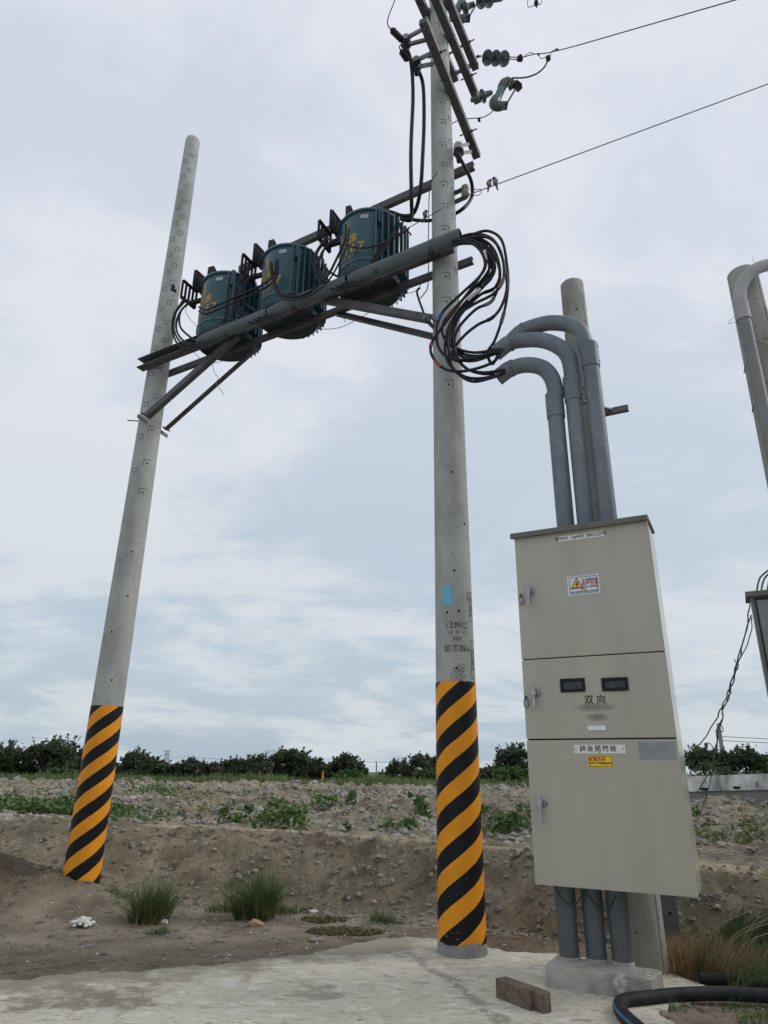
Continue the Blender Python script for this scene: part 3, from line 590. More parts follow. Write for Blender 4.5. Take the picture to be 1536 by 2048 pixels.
# conduit sections lying on the front beam
NCd = .315
ends = [(.80, 1.86), (1.88, 2.86), (2.90, 4.14)]
CDL = ['lowest of the three grey pipe sections along the platform beam, beside the left pole', 'middle one of the three grey pipe sections along the platform beam', 'grey pipe section passing the right tall pole, its mouth spilling black cables']
_d0, _d1 = loc(pn(400, 684, NCd)), loc(pn(922, 472, NCd)); ends = [(_d0[0], 1.93), (1.95, 2.93), (2.96, _d1[0])]
ZC = lambda s: _d0[2] + (_d1[2] - _d0[2]) * (s - _d0[0]) / (_d1[0] - _d0[0])
for k, (a, b) in enumerate(ends):
    pa, pb = fr(a, NCd, ZC(a)), fr(b, NCd, ZC(b)); t = thing('cable_duct', CDL[k], 'conduit', pa, 'duct sections on the platform')
    mb = MB(); seg = 24; d = (pb - pa).normalized(); x, y = nf, d.cross(nf).normalized(); y = y if y.z > 0 else -y
    r = .070 + .004 * k; vs = []; fs = []
    for q, rad in ((0, r), (1, r)):
        for i in range(seg):
            an = 2 * math.pi * i / seg; cut = .17 * max(0, math.sin(an)) ** 1 if q == 0 else 0   # mouth cut on a slant, open upwards
            vs.append((pa + d * cut if q == 0 else pb) + (x * math.cos(an) + y * math.sin(an)) * rad)
    for i in range(seg):
        vs_i = len(vs)
    inner = [v - ((v - pa) - d * (v - pa).dot(d)).normalized() * .008 for v in vs]
    n0 = len(vs); vs = vs + inner
    for i in range(seg):
        j = (i + 1) % seg; fs += [(i, j, seg + j, seg + i), (n0 + i, n0 + seg + i, n0 + seg + j, n0 + j), (i, n0 + i, n0 + j, j), (seg + i, seg + j, n0 + seg + j, n0 + seg + i)]
    mb.add(vs, fs, 0, False); mb.build('pipe', pvc_b, t)
    for s in ((a + .42,), (a + .32, a + .36), (b - .30, b - .27))[k]:
        mb = MB(); c = fr(s, NCd - .02, ZC(s)); mb.tube([c + (x * math.cos(q_) * 1.12 + y * math.sin(q_) * 1.05) * (r + .005) + d * .03 * math.sin(q_) for q_ in [i * .2618 for i in range(25)]], .006, 6); mb.build('strap', black_rub, t)
# ---------------------------------------------------------------- transformers
SC = [.955, 1.88, 2.95]
TLAB = ['blue-green pole transformer hanging nearest the left pole', 'blue-green pole transformer in the middle of the row of three', 'blue-green pole transformer nearest the pole with the crossarms']
def transformer(s, label):
    zb = ZR(s) + .068; c = fr(s, -.11, zb); R_ = .35; H_ = .77
    t = thing('transformer', label, 'transformer', c, 'transformers on the platform')
    mb = MB(); seg = 48
    mb.tube([c + UP * z for z in (0, .02, H_)], [R_ - .02, R_, R_], seg); mb.tube([c + UP * z for z in (.10, .14)], [R_ + .008] * 2, seg)
    mb.build('tank', tank_m, t)
    mb = MB(); mb.tube([c + UP * z for z in (-.03, -.002)], [R_ - .005] * 2, seg); mb.bar(c - u * .30 + nf * .2 - UP * .0355, c + u * .3 + nf * .2 - UP * .0355, .1, .01, nf); mb.build('base', tank_d, t)
    mb = MB(); mb.tube([c + UP * z for z in (H_, H_ + .012, H_ + .030, H_ + .05, H_ + .075)], [R_ + .022, R_ + .024, R_ + .018, R_ * .8, R_ * .25], seg); mb.build('lid', tank_m, t)
    for k in range(17):                       # ribs of the cooling bank, right side and rear
        a = math.radians(-54 + k * 9.6); d = (u * math.cos(a) - nf * math.sin(a)); sd = d.cross(UP)
        mb = MB(); mb.obox(c + d * (R_ + .037) + UP * (.385), d * .045, sd * .005, UP * .345); mb.obox(c + d * (R_ + .084) + UP * .385, d * .004, sd * .009, UP * .35); mb.build('cooling_fin', tank_m, t)
    a = math.radians(-46); d = (u * math.cos(a) - nf * math.sin(a)); mb = MB(); mb.bar(c + d * (R_ + .03) + UP * .58, c + d * (R_ + .03) + UP * .79, .05, .05, d); mb.build('lifting_lug', tank_m, t)
    def facing(th):      # th from nf towards u, on the tank surface
        return nf * math.cos(th) + u * math.sin(th), u * math.cos(th) - nf * math.sin(th)
    o, r_ = facing(.30); mb = MB(); mb.obox(c + o * (R_ + .003) + UP * .69, o * .003, r_ * .045, UP * .026); mb.build('nameplate', grey_s if 0 else mat('dull_plate', (.38, .40, .42), (.24, .26, .28), 80, .5, bump=0), t)
    mb = MB(); wr = lambda th0, z0: (lambda x, y: (lambda q: c + q * (R_ + .003) + UP * (z0 + y))(facing(th0 + x / R_)[0]))
    mb.text('9-167', .155, None, None, None, 0, .004, wrap=wr(-.27, .29), spacing=1.15)
    mb.text('高雄', .14, None, None, None, 0, .002, wrap=wr(-.30, .42)); mb.text('25 47', .06, None, None, None, 0, .001, wrap=wr(-.25, .19))
    bolt = [(-.02, .10), (.03, .10), (.012, .02), (.035, .02), (-.03, -.11), (-.006, -.015), (-.035, -.015)]
    w_ = wr(-.28, .55); mb.add([w_(x, y) for x, y in bolt], [tuple(range(7))]); mb.build('painted_number', yel_let, t)
    # terminal covers: slotted black shields standing off the tank, low voltage side
    for q_, (s_, n_, z_, ln, hh) in enumerate(((-.47, .36, .86, .25, .25), (-.37, .27, 1.04, .25, .24), (-.19, .22, 1.04, .20, .26))):
        mb = MB(); b0 = c + u * s_ + nf * n_ + UP * z_; e = -nf; nb = 5
        for k in range(nb):
            f = k / (nb - 1); dz = (.0, .0, .08 - abs(f - .3) * .22)[q_]; p = b0 + e * ln * f + UP * dz; mb.bar(p, b0 + e * ln * f - UP * hh, .022 if q_ == 0 else .04, .022, e)
            if k: mb.bar(pv, p, .022, .035, UP)
            pv = p
        mb.bar(b0 - UP * hh, b0 + e * ln - UP * hh, .035, .03, UP)
        if q_: mb.obox(b0 + e * ln / 2 - UP * hh * .5, e * ln / 2, u * .006, UP * hh * .5)
        g = b0 + e * ln * .6 - UP * hh; o2, r2 = facing(-.9 + .25 * q_); mb.bar(g, c + o2 * (R_ - .02) + UP * (.60 + .03 * q_), .045, .045, UP); mb.build('terminal_cover', black_rub, t)
    for (s_, n_) in ((-.10, -.10), (.12, -.16)):       # high voltage bushings on the lid
        mb = MB(); p = c + u * s_ + nf * n_ + UP * (H_ + .04); mb.lathe(p, UP, [(0, .05), (.04, .055), (.05, .04), (.07, .06), (.085, .04), (.11, .055), (.125, .035), (.16, .045), (.19, .02)], 16); mb.build('bushing', black_rub, t)
    # rear terminals under the upper beam
    mb = MB(); p = c + u * -.40 - nf * .22 + UP * .78
    for k in range(4): mb.lathe(p + u * .05 * k - UP * .05 * (k % 2), -UP + u * .2, [(0, .02), (.03, .035), (.05, .02), (.08, .04), (.10, .022), (.16, .03), (.22, .012)], 10)
    mb.bar(p - u * .08, p + u * .25, .05, .05, UP); mb.build('bushing_bracket', black_rub, t)
    return t
T1 = transformer(SC[0], TLAB[0])
for k in (1, 2): copy_tree(T1, fr(SC[k], 0, ZR(SC[k])) - fr(SC[0], 0, ZR(SC[0])), TLAB[k], 'transformers on the platform')

# ---------------------------------------------------------------- cables
def cable(pts, r, label, name='power_cable', cat='cable', group=None, m=None, bands=None, n=8, seg=8):
    t = spline(pts, n); mb = MB(); mb.tube(t, r, seg)
    ob = mb.build(name, m or cable_m); tag(ob, label, cat, group)
    for (f, ln, mm_) in (bands or []):
        i = int(f * (len(t) - 2)); mb = MB(); mb.tube(t[i:i + ln + 1], r * 1.25, seg); mb.build('tape_band', mm_, ob)
    return ob
def P(l, n): return [pn(x, y, n) for x, y in l]
# twelve low-voltage cables from the duct mouth down to the goosenecks
LV = [
 ([(905, 478), (940, 470), (975, 462), (1003, 480), (1014, 530), (1016, 575), (1008, 625), (990, 680), (975, 705), (985, 728), (1000, 700)], .30, 'outermost cable of the drooping bundle, sweeping widest to the right'),
 ([(905, 480), (945, 468), (985, 478), (1006, 520), (1014, 570), (1004, 610), (985, 635), (955, 650), (925, 675), (905, 705), (920, 722), (1000, 700)], .34, 'cable of the drooping bundle carrying a black splice below its loose right-hand loop'),
 ([(905, 484), (950, 475), (985, 495), (1000, 540), (990, 575), (960, 590), (925, 625), (905, 665), (915, 700), (950, 712), (1000, 702)], .29, 'cable of the drooping bundle with a dark lump of tape on its middle'),
 ([(905, 488), (945, 480), (975, 500), (990, 535), (975, 565), (935, 600), (905, 640), (895, 680), (905, 712), (945, 722), (1000, 704)], .36, None),
 ([(905, 486), (940, 478), (970, 488), (983, 520), (968, 555), (920, 605), (890, 640), (885, 665), (900, 690), (945, 705), (1000, 698)], .32, 'cable of the drooping bundle with red tape in the middle'),
 ([(905, 482), (940, 480), (962, 492), (972, 525), (960, 552), (920, 590), (885, 625), (873, 660), (880, 700), (915, 720), (990, 705)], .38, 'cable of the drooping bundle bowed to the left over the pole, with blue tape'),
 ([(905, 490), (935, 484), (960, 500), (970, 530), (955, 560), (925, 600), (880, 660), (862, 690), (866, 715), (890, 738), (930, 742), (985, 725), (1005, 698)], .40, 'leftmost cable of the drooping bundle, marked with two red tapes'),
 ([(905, 484), (945, 476), (980, 490), (988, 530), (965, 575), (930, 610), (905, 650), (898, 700), (905, 735), (935, 755), (975, 755), (1005, 742)], .33, None),
 ([(905, 490), (940, 485), (975, 510), (985, 550), (960, 580), (922, 625), (905, 670), (910, 710), (935, 738), (970, 748), (1005, 742)], .31, None),
 ([(905, 487), (950, 482), (985, 505), (1000, 550), (985, 600), (950, 620), (915, 660), (910, 700), (930, 735), (965, 745), (1010, 740)], .35, None),
 ([(905, 483), (935, 476), (975, 475), (1000, 500), (1008, 550), (990, 585), (945, 610), (905, 640), (890, 690), (900, 730), (940, 762), (985, 755), (1010, 745)], .37, 'lowest hanging cable of the drooping bundle, dipping under all the others'),
 ([(905, 489), (945, 488), (970, 505), (978, 540), (958, 575), (915, 640), (908, 680), (920, 710), (950, 716), (1000, 705)], .30, None)]
LVB = {0: [(.62, 3, galv)], 1: [(.55, 4, black_rub)], 2: [(.42, 5, black_rub), (.30, 3, tape_w)], 4: [(.55, 4, tape_r)], 5: [(.62, 4, tape_b), (.25, 4, tape_w)], 6: [(.58, 2, tape_r), (.70, 4, tape_r)], 3: [(.45, 5, tape_w)], 9: [(.40, 5, glue)], 10: [(.35, 5, glue)], 7: [(.5, 4, black_rub)]}
for k, (pts, n_, lab) in enumerate(LV):
    cable(P(pts, n_), .0135, lab or 'black cable in the middle of the drooping bundle between duct mouth and goosenecks', group='low voltage cables drooping to the goosenecks', bands=LVB.get(k))
# leads from each transformer down into its duct section
W = ['left', 'middle', 'right']
for k, s in enumerate(SC):
    o = fr(s, 0, 0) - fr(SC[0], 0, 0) + UP * (.06 * (s - SC[0]))
    base = [[(372, 600), (352, 625), (347, 655), (360, 683), (385, 692), (425, 690)], [(380, 602), (358, 628), (353, 660), (370, 684), (395, 688), (425, 688)], [(386, 600), (362, 622), (360, 652), (378, 672), (398, 684), (425, 685)], [(368, 598), (348, 630), (345, 662), (358, 690), (390, 699), (425, 692)]]
    for j, b in enumerate(base):
        cable([p + o for p in P(b, .36)], .0125, 'black leads looping from the terminal shields of the %s transformer into its duct' % W[k], 'lead_cable', 'cable', 'leads looping from the %s transformer' % W[k])
cable(P([(552, 520), (548, 550), (520, 572), (480, 590), (440, 608), (412, 620), (398, 614)], .38), .012, 'upper of the two long leads crossing the face of the left transformer', 'lead_cable', 'cable')
cable(P([(556, 520), (552, 556), (522, 580), (484, 598), (442, 616), (412, 628), (398, 622)], .40), .012, 'lower of the two long leads crossing the face of the left transformer', 'lead_cable', 'cable')
cable(P([(692, 450), (690, 480), (672, 520), (655, 552), (632, 575), (605, 590), (580, 594), (560, 585), (548, 558), (543, 525)], .42), .014, 'thick cable swinging from the right transformer down to the middle one, upper of the pair', 'lead_cable', 'cable')
cable(P([(698, 455), (694, 490), (676, 530), (658, 560), (634, 582), (606, 595), (580, 600), (560, 592), (546, 566), (540, 530)], .45), .010, 'thinner cable swinging from the right transformer down to the middle one, lower of the pair', 'lead_cable', 'cable')
for j, dx in enumerate((0, 5, 9)):
    cable(P([(793, 466), (780 + dx / 3, 475), (765 + dx, 492), (750 + dx, 512), (741 + dx, 530), (743 + dx, 545)], .33 + .02 * j), .011, 'black leads hanging over the fins of the right transformer to the last duct section', 'lead_cable', 'cable', 'leads over the right transformer')
cable(P([(692, 490), (715, 496), (745, 493), (775, 483), (800, 470), (818, 457)], .34), .009, 'thin black lead running level across the right transformer', 'lead_cable', 'cable')
cable(P([(755, 525), (775, 527), (790, 522), (802, 516)], .37), .008, 'short pale lead lying along the top of the last duct section', 'lead_cable', 'cable', m=cable_g)
# medium voltage cables
cable([ps(812, 92, 3.7), ps(822, 125, 3.7), ps(826, 190, 3.7), ps(822, 300, 3.7), ps(823, 400, 3.66)] + P([(823, 437), (810, 440), (785, 431), (765, 425)], -.05), .022, 'left one of two thick black cables dropping from the crossarm beside the pole', 'high_voltage_cable', 'cable', 'thick cables dropping beside the pole')
cable([ps(836, 138, 3.75), ps(846, 170, 3.75), ps(848, 240, 3.75), ps(845, 320, 3.75), ps(840, 385, 3.7)] + P([(828, 425), (808, 432), (785, 425), (765, 420)], -.05), .022, 'right one of two thick black cables dropping from the crossarm beside the pole', 'high_voltage_cable', 'cable', 'thick cables dropping beside the pole')
cable([ps(914, 306, 4.15), ps(930, 335, 4.15), ps(943, 365, 4.15), ps(943, 395, 4.1), ps(925, 418, 4.05)] + P([(895, 434), (860, 441), (830, 440), (800, 434)], -.19), .020, 'thick cable arching right of the pole and passing behind it', 'high_voltage_cable', 'cable')
cable([pn(x, y, .19) for x, y in [(874, 345), (862, 365), (858, 400), (857, 470), (857, 540), (855, 575), (846, 590), (840, 597)]], .005, 'thin black earth wire running down the left side of the pole above the platform', 'earth_wire', 'wire')
cable([pn(x, y, .1) for x, y in [(840, 575), (834, 583), (838, 600), (846, 622), (850, 634)]], .011, 'short dark cable tail hanging under the platform left of the pole', 'cable_tail', 'cable')
cable(P([(795, 468), (818, 455), (850, 437)], .26) + [ps(882, 418, 3.99), ps(905, 401, 4.02)], .0045, 'thin neutral wire crossing the pole just above the platform', 'neutral_wire', 'wire', m=cable_g)
mb = MB(); mb.tube(P([(818, 455), (814, 460), (822, 470)], .27), .010, 6); mb.tube(P([(795, 470), (812, 461)], .27), .007, 6); tag(mb.build('wire_clamp', black_rub), 'small black clamp on the thin wire beside the right transformer', 'clamp')
for pts, lab in (([(380, 600), (372, 625), (395, 655)], 'hair-thin wire under the terminal shields of the left transformer'), ([(386, 702), (402, 718), (425, 726), (458, 718)], 'thin wire looping under the left transformer'), ([(608, 650), (640, 658), (680, 655), (712, 640), (738, 625)], 'thin pale wire sagging under the right transformer'), ([(788, 585), (812, 587), (834, 580), (846, 560)], 'thin wire sagging from the rear beam towards the pole'), ([(673, 610), (684, 625), (690, 645)], 'short thin wire dangling between middle and right transformers')):
    cable(P(pts, -.20), .0035, lab, 'thin_wire', 'wire', m=cable_g)
cable([pn(x, y, 0) for x, y in [(424, 727), (429, 745), (436, 755), (433, 768), (440, 778), (448, 790)]], .003, 'dangling scrap of twine below the left transformer', 'twine', 'twine', m=wire_l)

# ================================================================ crossarms and line hardware
def arm(s, n0, n1, z0, z1, label, sz=.09):
    t = thing('crossarm', label, 'crossarm', fr(s, 0, (z0 + z1) / 2), 'steel crossarms at the pole top')
    mb = MB(); a, b = fr(s, n0, z0), fr(s, n1, z1); mb.bar(a, b, sz, sz, UP)
    d = (b - a).normalized()
    for f in [k / 9 + .05 for k in range(9)]: mb.lathe(a + (b - a) * f + u * (sz / 2 + .001), u, [(0, .010), (.001, .010)], 8, 1); mb.lathe(a + (b - a) * f - UP * (sz / 2 + .001), -UP, [(0, .010), (.001, .010)], 8, 1)
    mb.build('arm_tube', [galv_l if 0 else galv, hole_m], t)
    for f in (.22, .80):
        mb = MB(); c = a + (b - a) * f; mb.cyl(c - u * .10, c + u * .12, .008, seg=8); mb.cyl(c + u * (sz / 2), c + u * (sz / 2 + .02), .018, seg=6); mb.build('through_bolt', galv, t)
    return t
arm(4.035, .83, -.80, 8.53, 8.28, 'lowest crossarm, slanting across the front of the pole, three cable ends fixed to it')
arm(4.045, .95, -.93, 9.33, 9.37, 'second crossarm from the bottom, in front of the pole, ending beside a fuse switch')
arm(4.04, .95, -.92, 9.90, 9.98, 'highest crossarm right of the pole, ending at the three disc insulator')
arm(3.75, .95, -.92, 9.84, 9.93, 'crossarm mostly hidden behind the top of the pole')
mb = MB(); mb.cyl(fr(3.72, -.55, 9.93), fr(4.10, -.55, 9.95), .010, seg=8); mb.cyl(fr(3.72, -.86, 9.93), fr(4.10, -.86, 9.95), .010, seg=8); mb.bar(fr(3.80, -.80, 9.88), fr(4.0, -.80, 9.90), .05, .02, UP); tag(mb.build('spacer_bolts', galv_l), 'bolted spacer between the two uppermost crossarms', 'bolts')
def termination(pt, pa, pb, lab, s):
    c = ps(*pt, s); t = thing('cable_termination', lab, 'cable end', c, 'cable terminations on the lowest crossarm')
    for q in (pa, pb):
        e = ps(*q, 4.0); mb = MB(); mb.bar(c + UP * (.06 if q is pa else -.05), e, .035, .03, UP); mb.build('bracket_arm', galv_l, t)
    mb = MB(); mb.lathe(c + UP * .09, -UP, [(0, .02), (.01, .045), (.05, .055), (.06, .04), (.07, .055), (.10, .05)], 14); mb.build('insulator', porc_w, t)
    mb = MB(); mb.lathe(c - UP * .01, -UP, [(0, .055), (.04, .06), (.06, .045), (.10, .03), (.16, .024)], 14); mb.build('boot', black_rub, t)
termination((812, 84), (852, 55), (858, 78), 'cable end with white insulator at the upper left end of the lowest crossarm', 3.7)
termination((833, 128), (860, 108), (866, 128), 'second cable end with white insulator, just below and right of the upper left one', 3.75)
termination((917, 300), (940, 288), (945, 303), 'cable end with insulator at the lower right end of the lowest crossarm', 4.1)
def arrester(p0, p1, lab, r=.036):
    t = thing('surge_arrester', lab, 'arrester', p0, 'black arresters left of the pole'); d = (p1 - p0).normalized(); L = (p1 - p0).length; pr = [(0, .012)]
    for k in range(4): z = L * (.12 + .2 * k); pr += [(z, r * .55), (z + L * .05, r), (z + L * .10, r), (z + L * .14, r * .55)]
    mb = MB(); mb.lathe(p0, d, pr + [(L, .012)], 14); mb.build('sheds', black_rub, t)
arrester(ps(782, 58, 3.7), ps(806, 82, 3.7), 'upper ribbed black surge arrester left of the pole top')
arrester(ps(801, 100, 3.7), ps(816, 122, 3.72), 'lower ribbed black surge arrester left of the pole top')
cable([ps(x, y, 3.7) for x, y in [(800, -30), (788, 5), (778, 30), (775, 48), (783, 60)]], .006, 'thin wire curving down to the upper black arrester', 'jumper_wire', 'wire')
cable([ps(x, y, 3.7) for x, y in [(806, 86), (799, 93), (802, 102)]], .006, 'short wire loop between the two black arresters', 'jumper_wire', 'wire')
# suspension discs, clamp, line
def discs(p0, p1, rr_, n, label, group=None):
    t = thing('strain_insulator', label, 'insulator', p0); d = (p1 - p0).normalized(); L = (p1 - p0).length; st = L / n
    for k in range(n):
        q = p0 + d * st * k; mb = MB(); mb.lathe(q, d, [(0, .018), (.01, .030), (.035, .034), (.045, rr_ * .6), (.055, rr_ * .96), (.065, rr_), (.078, rr_ * .97), (.074, rr_ * .80), (.060, rr_ * .72), (.075, rr_ * .62), (.060, rr_ * .5), (.078, rr_ * .34), (.065, .026), (st, .016)], 28, 0); mb.build('disc', porc, t)
    return t
WA = ps(950, 115, 4.04); dW = (atZ(1470, 0, 10.4) - atZ(1128, 98, 9.9)).normalized()
w0 = WA; yW = w0.y
def L1(x, y, k): return atY(x, y, yW - .25 * k)
mb = MB(); mb.tube([w0, L1(956, 113, .1), L1(963, 112, .2)], .010, 8); mb.ball(L1(956, 113, .1), .022, 1); tag(mb.build('shackle', galv), 'small shackle tying the three disc insulator to the crossarm', 'shackle')
discs(L1(968, 115, .3), L1(1018, 118, 1.1), .095, 3, 'string of three grey porcelain discs right of the pole top')
mb = MB(); a, b = L1(1016, 116, 1.05), L1(1036, 117, 1.4); mb.tube([a + UP * .02, b + UP * .02], .006, 6); mb.tube([a - UP * .02, b - UP * .02], .006, 6); mb.ball(L1(1040, 117, 1.5), .045, 1, jit=.2); tag(mb.build('dead_end_clamp', black_rub), 'black clamp where the upper line meets the disc insulators', 'clamp')
we = [L1(1044, 115, 1.5), L1(1070, 108, 1.9), L1(1128, 98, 2.8), L1(1470, 0, 8.0)]; dd = (we[3] - we[2])
cable([we[0], we[1], we[2], we[3], we[3] + dd * 4], .006, 'upper overhead line leaving the disc insulators towards the top right', 'overhead_line', 'wire', m=cable_g, n=4)
cable([L1(x, y, k) for x, y, k in [(1048, 113, 1.5), (1060, 105, 1.7), (1068, 108, 1.8), (1077, 109, 1.9), (1082, 117, 2.0), (1092, 114, 2.2), (1100, 112, 2.3), (1105, 102, 2.4), (1118, 98, 2.6)]], .0045, 'wavy tie wire wound along the start of the upper line', 'tie_wire', 'wire', m=cable_g)
mb = MB(); mb.lathe(L1(1096, 112, 2.3), -UP, [(0, .015), (.02, .03), (.06, .03), (.09, .012)], 10); mb.ball(L1(1077, 109, 1.9), .015, 1); mb.ball(L1(1113, 99, 2.5), .015, 1); tag(mb.build('line_clamp', black_rub), 'small black clamp joining the fuse lead to the upper line', 'clamp')
cable([L1(x, y, k) for x, y, k in [(1096, 120, 2.3), (1088, 135, 2.1), (1072, 148, 1.8), (1050, 155, 1.4), (1024, 156, 1.1)]], .010, 'curved lead from the line clamp to the fuse switch', 'jumper_wire', 'wire', m=cable_g)
# fuse cutouts
def cutout(A_, lab, k, dx=0, dy=0, s_=1):
    g = lambda x, y, kk=k: L1((x - 1000) * s_ + 1000 + dx, (y - 190) * s_ + 190 + dy, kk)
    t = thing('fuse_cutout', lab, 'fuse switch', g(1000, 210), 'fuse switches on the crossarms')
    mb = MB(); mb.bar(g(942, 200, k - .3), g(962, 196, k - .1), .05, .04, UP); mb.bar(g(951, 180, k - .3), g(954, 204, k - .3), .04, .02, u); mb.build('mounting_bracket', galv_l, t)
    mb = MB(); a, b = g(962, 194, k - .1), g(985, 184); L = (b - a).length; mb.lathe(a, b - a, [(0, .03), (L * .05, .075), (L * .15, .085), (L * .25, .08), (L * .30, .045), (L * .9, .03), (L, .014)], 20); mb.build('post_insulator', porc, t)
    mb = MB(); a, b = g(991, 206), g(1009, 164); mb.tube([a + (b - a) * q for q in [i / 16 for i in range(17)]], [(.052 if i % 2 else .045) for i in range(17)], 16); mb.build('porcelain_body', porc_g, t)
    mb = MB(); mb.tube(spline([g(1003, 176), g(1009, 166), g(1018, 163), g(1030, 170)], 4), [.055, .058, .06, .06, .06, .056, .052, .05, .048, .046, .044, .044, .044], 12); mb.bar(g(1014, 158), g(1021, 176), .07, .05, nf); mb.build('top_housing', porc, t)
    mb = MB(); mb.tube(spline([g(993, 196), g(988, 208), g(997, 213), g(1010, 210)], 4), [.055, .06, .063, .065, .065, .065, .063, .062, .06, .058, .056, .05, .045], 12); mb.build('bottom_housing', porc, t)
    mb = MB(); mb.bar(g(1030, 168), g(1040, 176), .085, .075, nf); mb.bar(g(1003, 212), g(1014, 211), .08, .06, nf); mb.build('contact', black_rub, t)
    mb = MB(); mb.cyl(g(1014, 207), g(1031, 178), .013, seg=10); mb.build('fuse_tube', chrome if 0 else galv_l, t)
cutout(None, 'fuse switch with green barrel at the lower right of the crossarms', .9)
cutout(None, 'larger fuse switch with black contacts touching the top edge of the picture', .2, -78, -180, 1.25)
cable([L1(x, y, k) for x, y, k in [(988, 219, .9), (980, 227, .8), (968, 234, .6), (956, 236, .5), (930, 238, .3), (912, 243, .1), (903, 248, 0)]], .006, 'thin lead from the bottom of the lower fuse switch back to the pole', 'jumper_wire', 'wire', m=cable_g)
mb = MB(); c = L1(958, 237, .5); mb.bar(c, c - UP * .045, .03, .03, u); tag(mb.build('wire_tag', black_rub), 'tiny black tag hanging on the thin lead below the fuse switch', 'tag')
cable([L1(x, y, k) for x, y, k in [(930, 28, .1), (905, 40, .05), (880, 55, 0), (862, 63, -.05)]], .010, 'dark jumper slanting across the pole top to the black contact', 'jumper_wire', 'wire')
discs(L1(955, 2, .5), L1(985, -2, 1.0), .10, 2, 'two porcelain discs cut by the top edge of the picture')
mb = MB(); mb.tube([L1(985, 0, 1.0), L1(1003, -3, 1.3)], .035, 12); tag(mb.build('insulator_tube', galv), 'dark metal tube at the top edge beside the porcelain discs', 'clamp')
cable([L1(x, y, 2) for x, y in [(1060, -40), (1056, -10), (1056, 13), (1065, 12), (1078, 9), (1083, 3), (1083, -40)]], .0045, 'wire stirrup hanging into view at the top edge', 'jumper_wire', 'wire', m=cable_g)
mb = MB(); mb.lathe(L1(1072, 2, 2), -UP, [(0, .02), (.02, .028), (.06, .028), (.09, .015), (.13, .006)], 10); tag(mb.build('line_clamp', black_rub), 'black clamp hanging from the wire stirrup at the top edge', 'clamp')
for a, b, c_ in (((925, 18), (948, 8), .2), ((893, 12), (905, -8), .05)):
    mb = MB(); p, q = L1(*a, c_), L1(*b, c_ + .1); L = (q - p).length; mb.lathe(p, q - p, [(0, .03), (L * .1, .085), (L * .22, .09), (L * .34, .08), (L * .4, .045), (L, .035)], 18); tag(mb.build('post_insulator', porc), 'pale post insulator tucked between the crossarms at the top edge', 'insulator', 'post insulators at the top edge')
# neutral line on a spool bracket
tN = thing('spool_bracket', 'small bracket with worn spool insulator on the right side of the pole', 'insulator', ps(908, 395, 4.02))
mb = MB(); YN = 5.60
for a, b in (((905, 388), (932, 376)), ((906, 406), (932, 394))): mb.bar(atY(*a, YN), atY(*b, YN - .1), .05, .014, Vector((0, 1, 0)))
mb.bar(atY(905, 384, YN), atY(905, 408, YN), .05, .014, Vector((0, 1, 0))); mb.build('bracket', galv, tN)
mb = MB(); a, b = atY(930, 372, YN - .1), atY(931, 394, YN - .1); L = (b - a).length; mb.lathe(a, b - a, [(0, .03), (L * .1, .042), (L * .3, .045), (L * .45, .03), (L * .55, .03), (L * .7, .045), (L * .9, .042), (L, .03)], 16); mb.build('spool', mat('spool_porcelain', (.20, .19, .16), (.12, .115, .10), 20, .4, bump=0), tN)
n0, n1 = atY(936, 390, YN - .1), atY(1536, 168, 4.8); dn = n1 - n0
cable([n0, n0 + dn * .3 - UP * .0, n1, n1 + dn, n1 + dn * 3], .0055, 'lower overhead line with two birds on it, running to the right edge', 'overhead_line', 'wire', m=wire_l, n=4)
mb = MB(); mb.tube([atY(940, 380, YN - .1), atY(961, 378, YN - .15), atY(963, 384, YN - .15), atY(958, 390, YN - .15), atY(945, 392, YN - .12)], .004, 6); tag(mb.build('wire_loop', cable_g), 'thin wire loop at the start of the lower overhead line', 'wire')
# birds
def bird(px, py, Y, sc_, tail, label):
    c = atY(px, py, Y); t = thing('bird', label, 'bird', c, 'small brown birds on the wires')
    mb = MB(); mb.ball(c, .032 * sc_, 2, sq=(.78, .85, 1.35), rot=Matrix.Rotation(-tail * .25, 3, 'Y')); mb.ball(c + Vector((tail * .012, 0, .044)) * sc_, .019 * sc_, 2); h = c + Vector((tail * .012, 0, .044)) * sc_
    mb.tube([h + Vector((tail * .012, 0, 0)) * sc_, h + Vector((tail * .034, 0, -.002)) * sc_], [.007 * sc_, .001], 8)
    mb.tube([c - UP * .02 * sc_, c + Vector((-tail * .010, 0, -.06)) * sc_, c + Vector((-tail * .016, 0, -.105)) * sc_], [.016 * sc_, .011 * sc_, .007 * sc_], 8); mb.build('body', bird_m, t)
    mb = MB(); mb.ball(c + Vector((0, -.012, -.004)) * sc_, .027 * sc_, 2, sq=(.7, .8, 1.2)); mb.build('breast', bird_l, t)
    mb = MB()
    for k in (-1, 1): mb.tube([c + Vector((k * .01, 0, -.03)), c + Vector((k * .01, -.002, -.055))], .002, 5)
    mb.build('leg', black_rub, t)
b1 = n0 + dn * ((979 - 936) / 600); b2 = n0 + dn * ((991 - 936) / 600)
bird(978, 368, b1.y, 1.0, 1, 'left one of the two small birds sitting on the lower overhead line')
bird(991, 364, b2.y, 1.05, -1, 'right one of the two small birds sitting on the lower overhead line')
b3 = pn(850, 428, -.10); bird(850, 429, b3.y, 1.0, 1, 'lone small bird perched on the black cable just left of the pole')

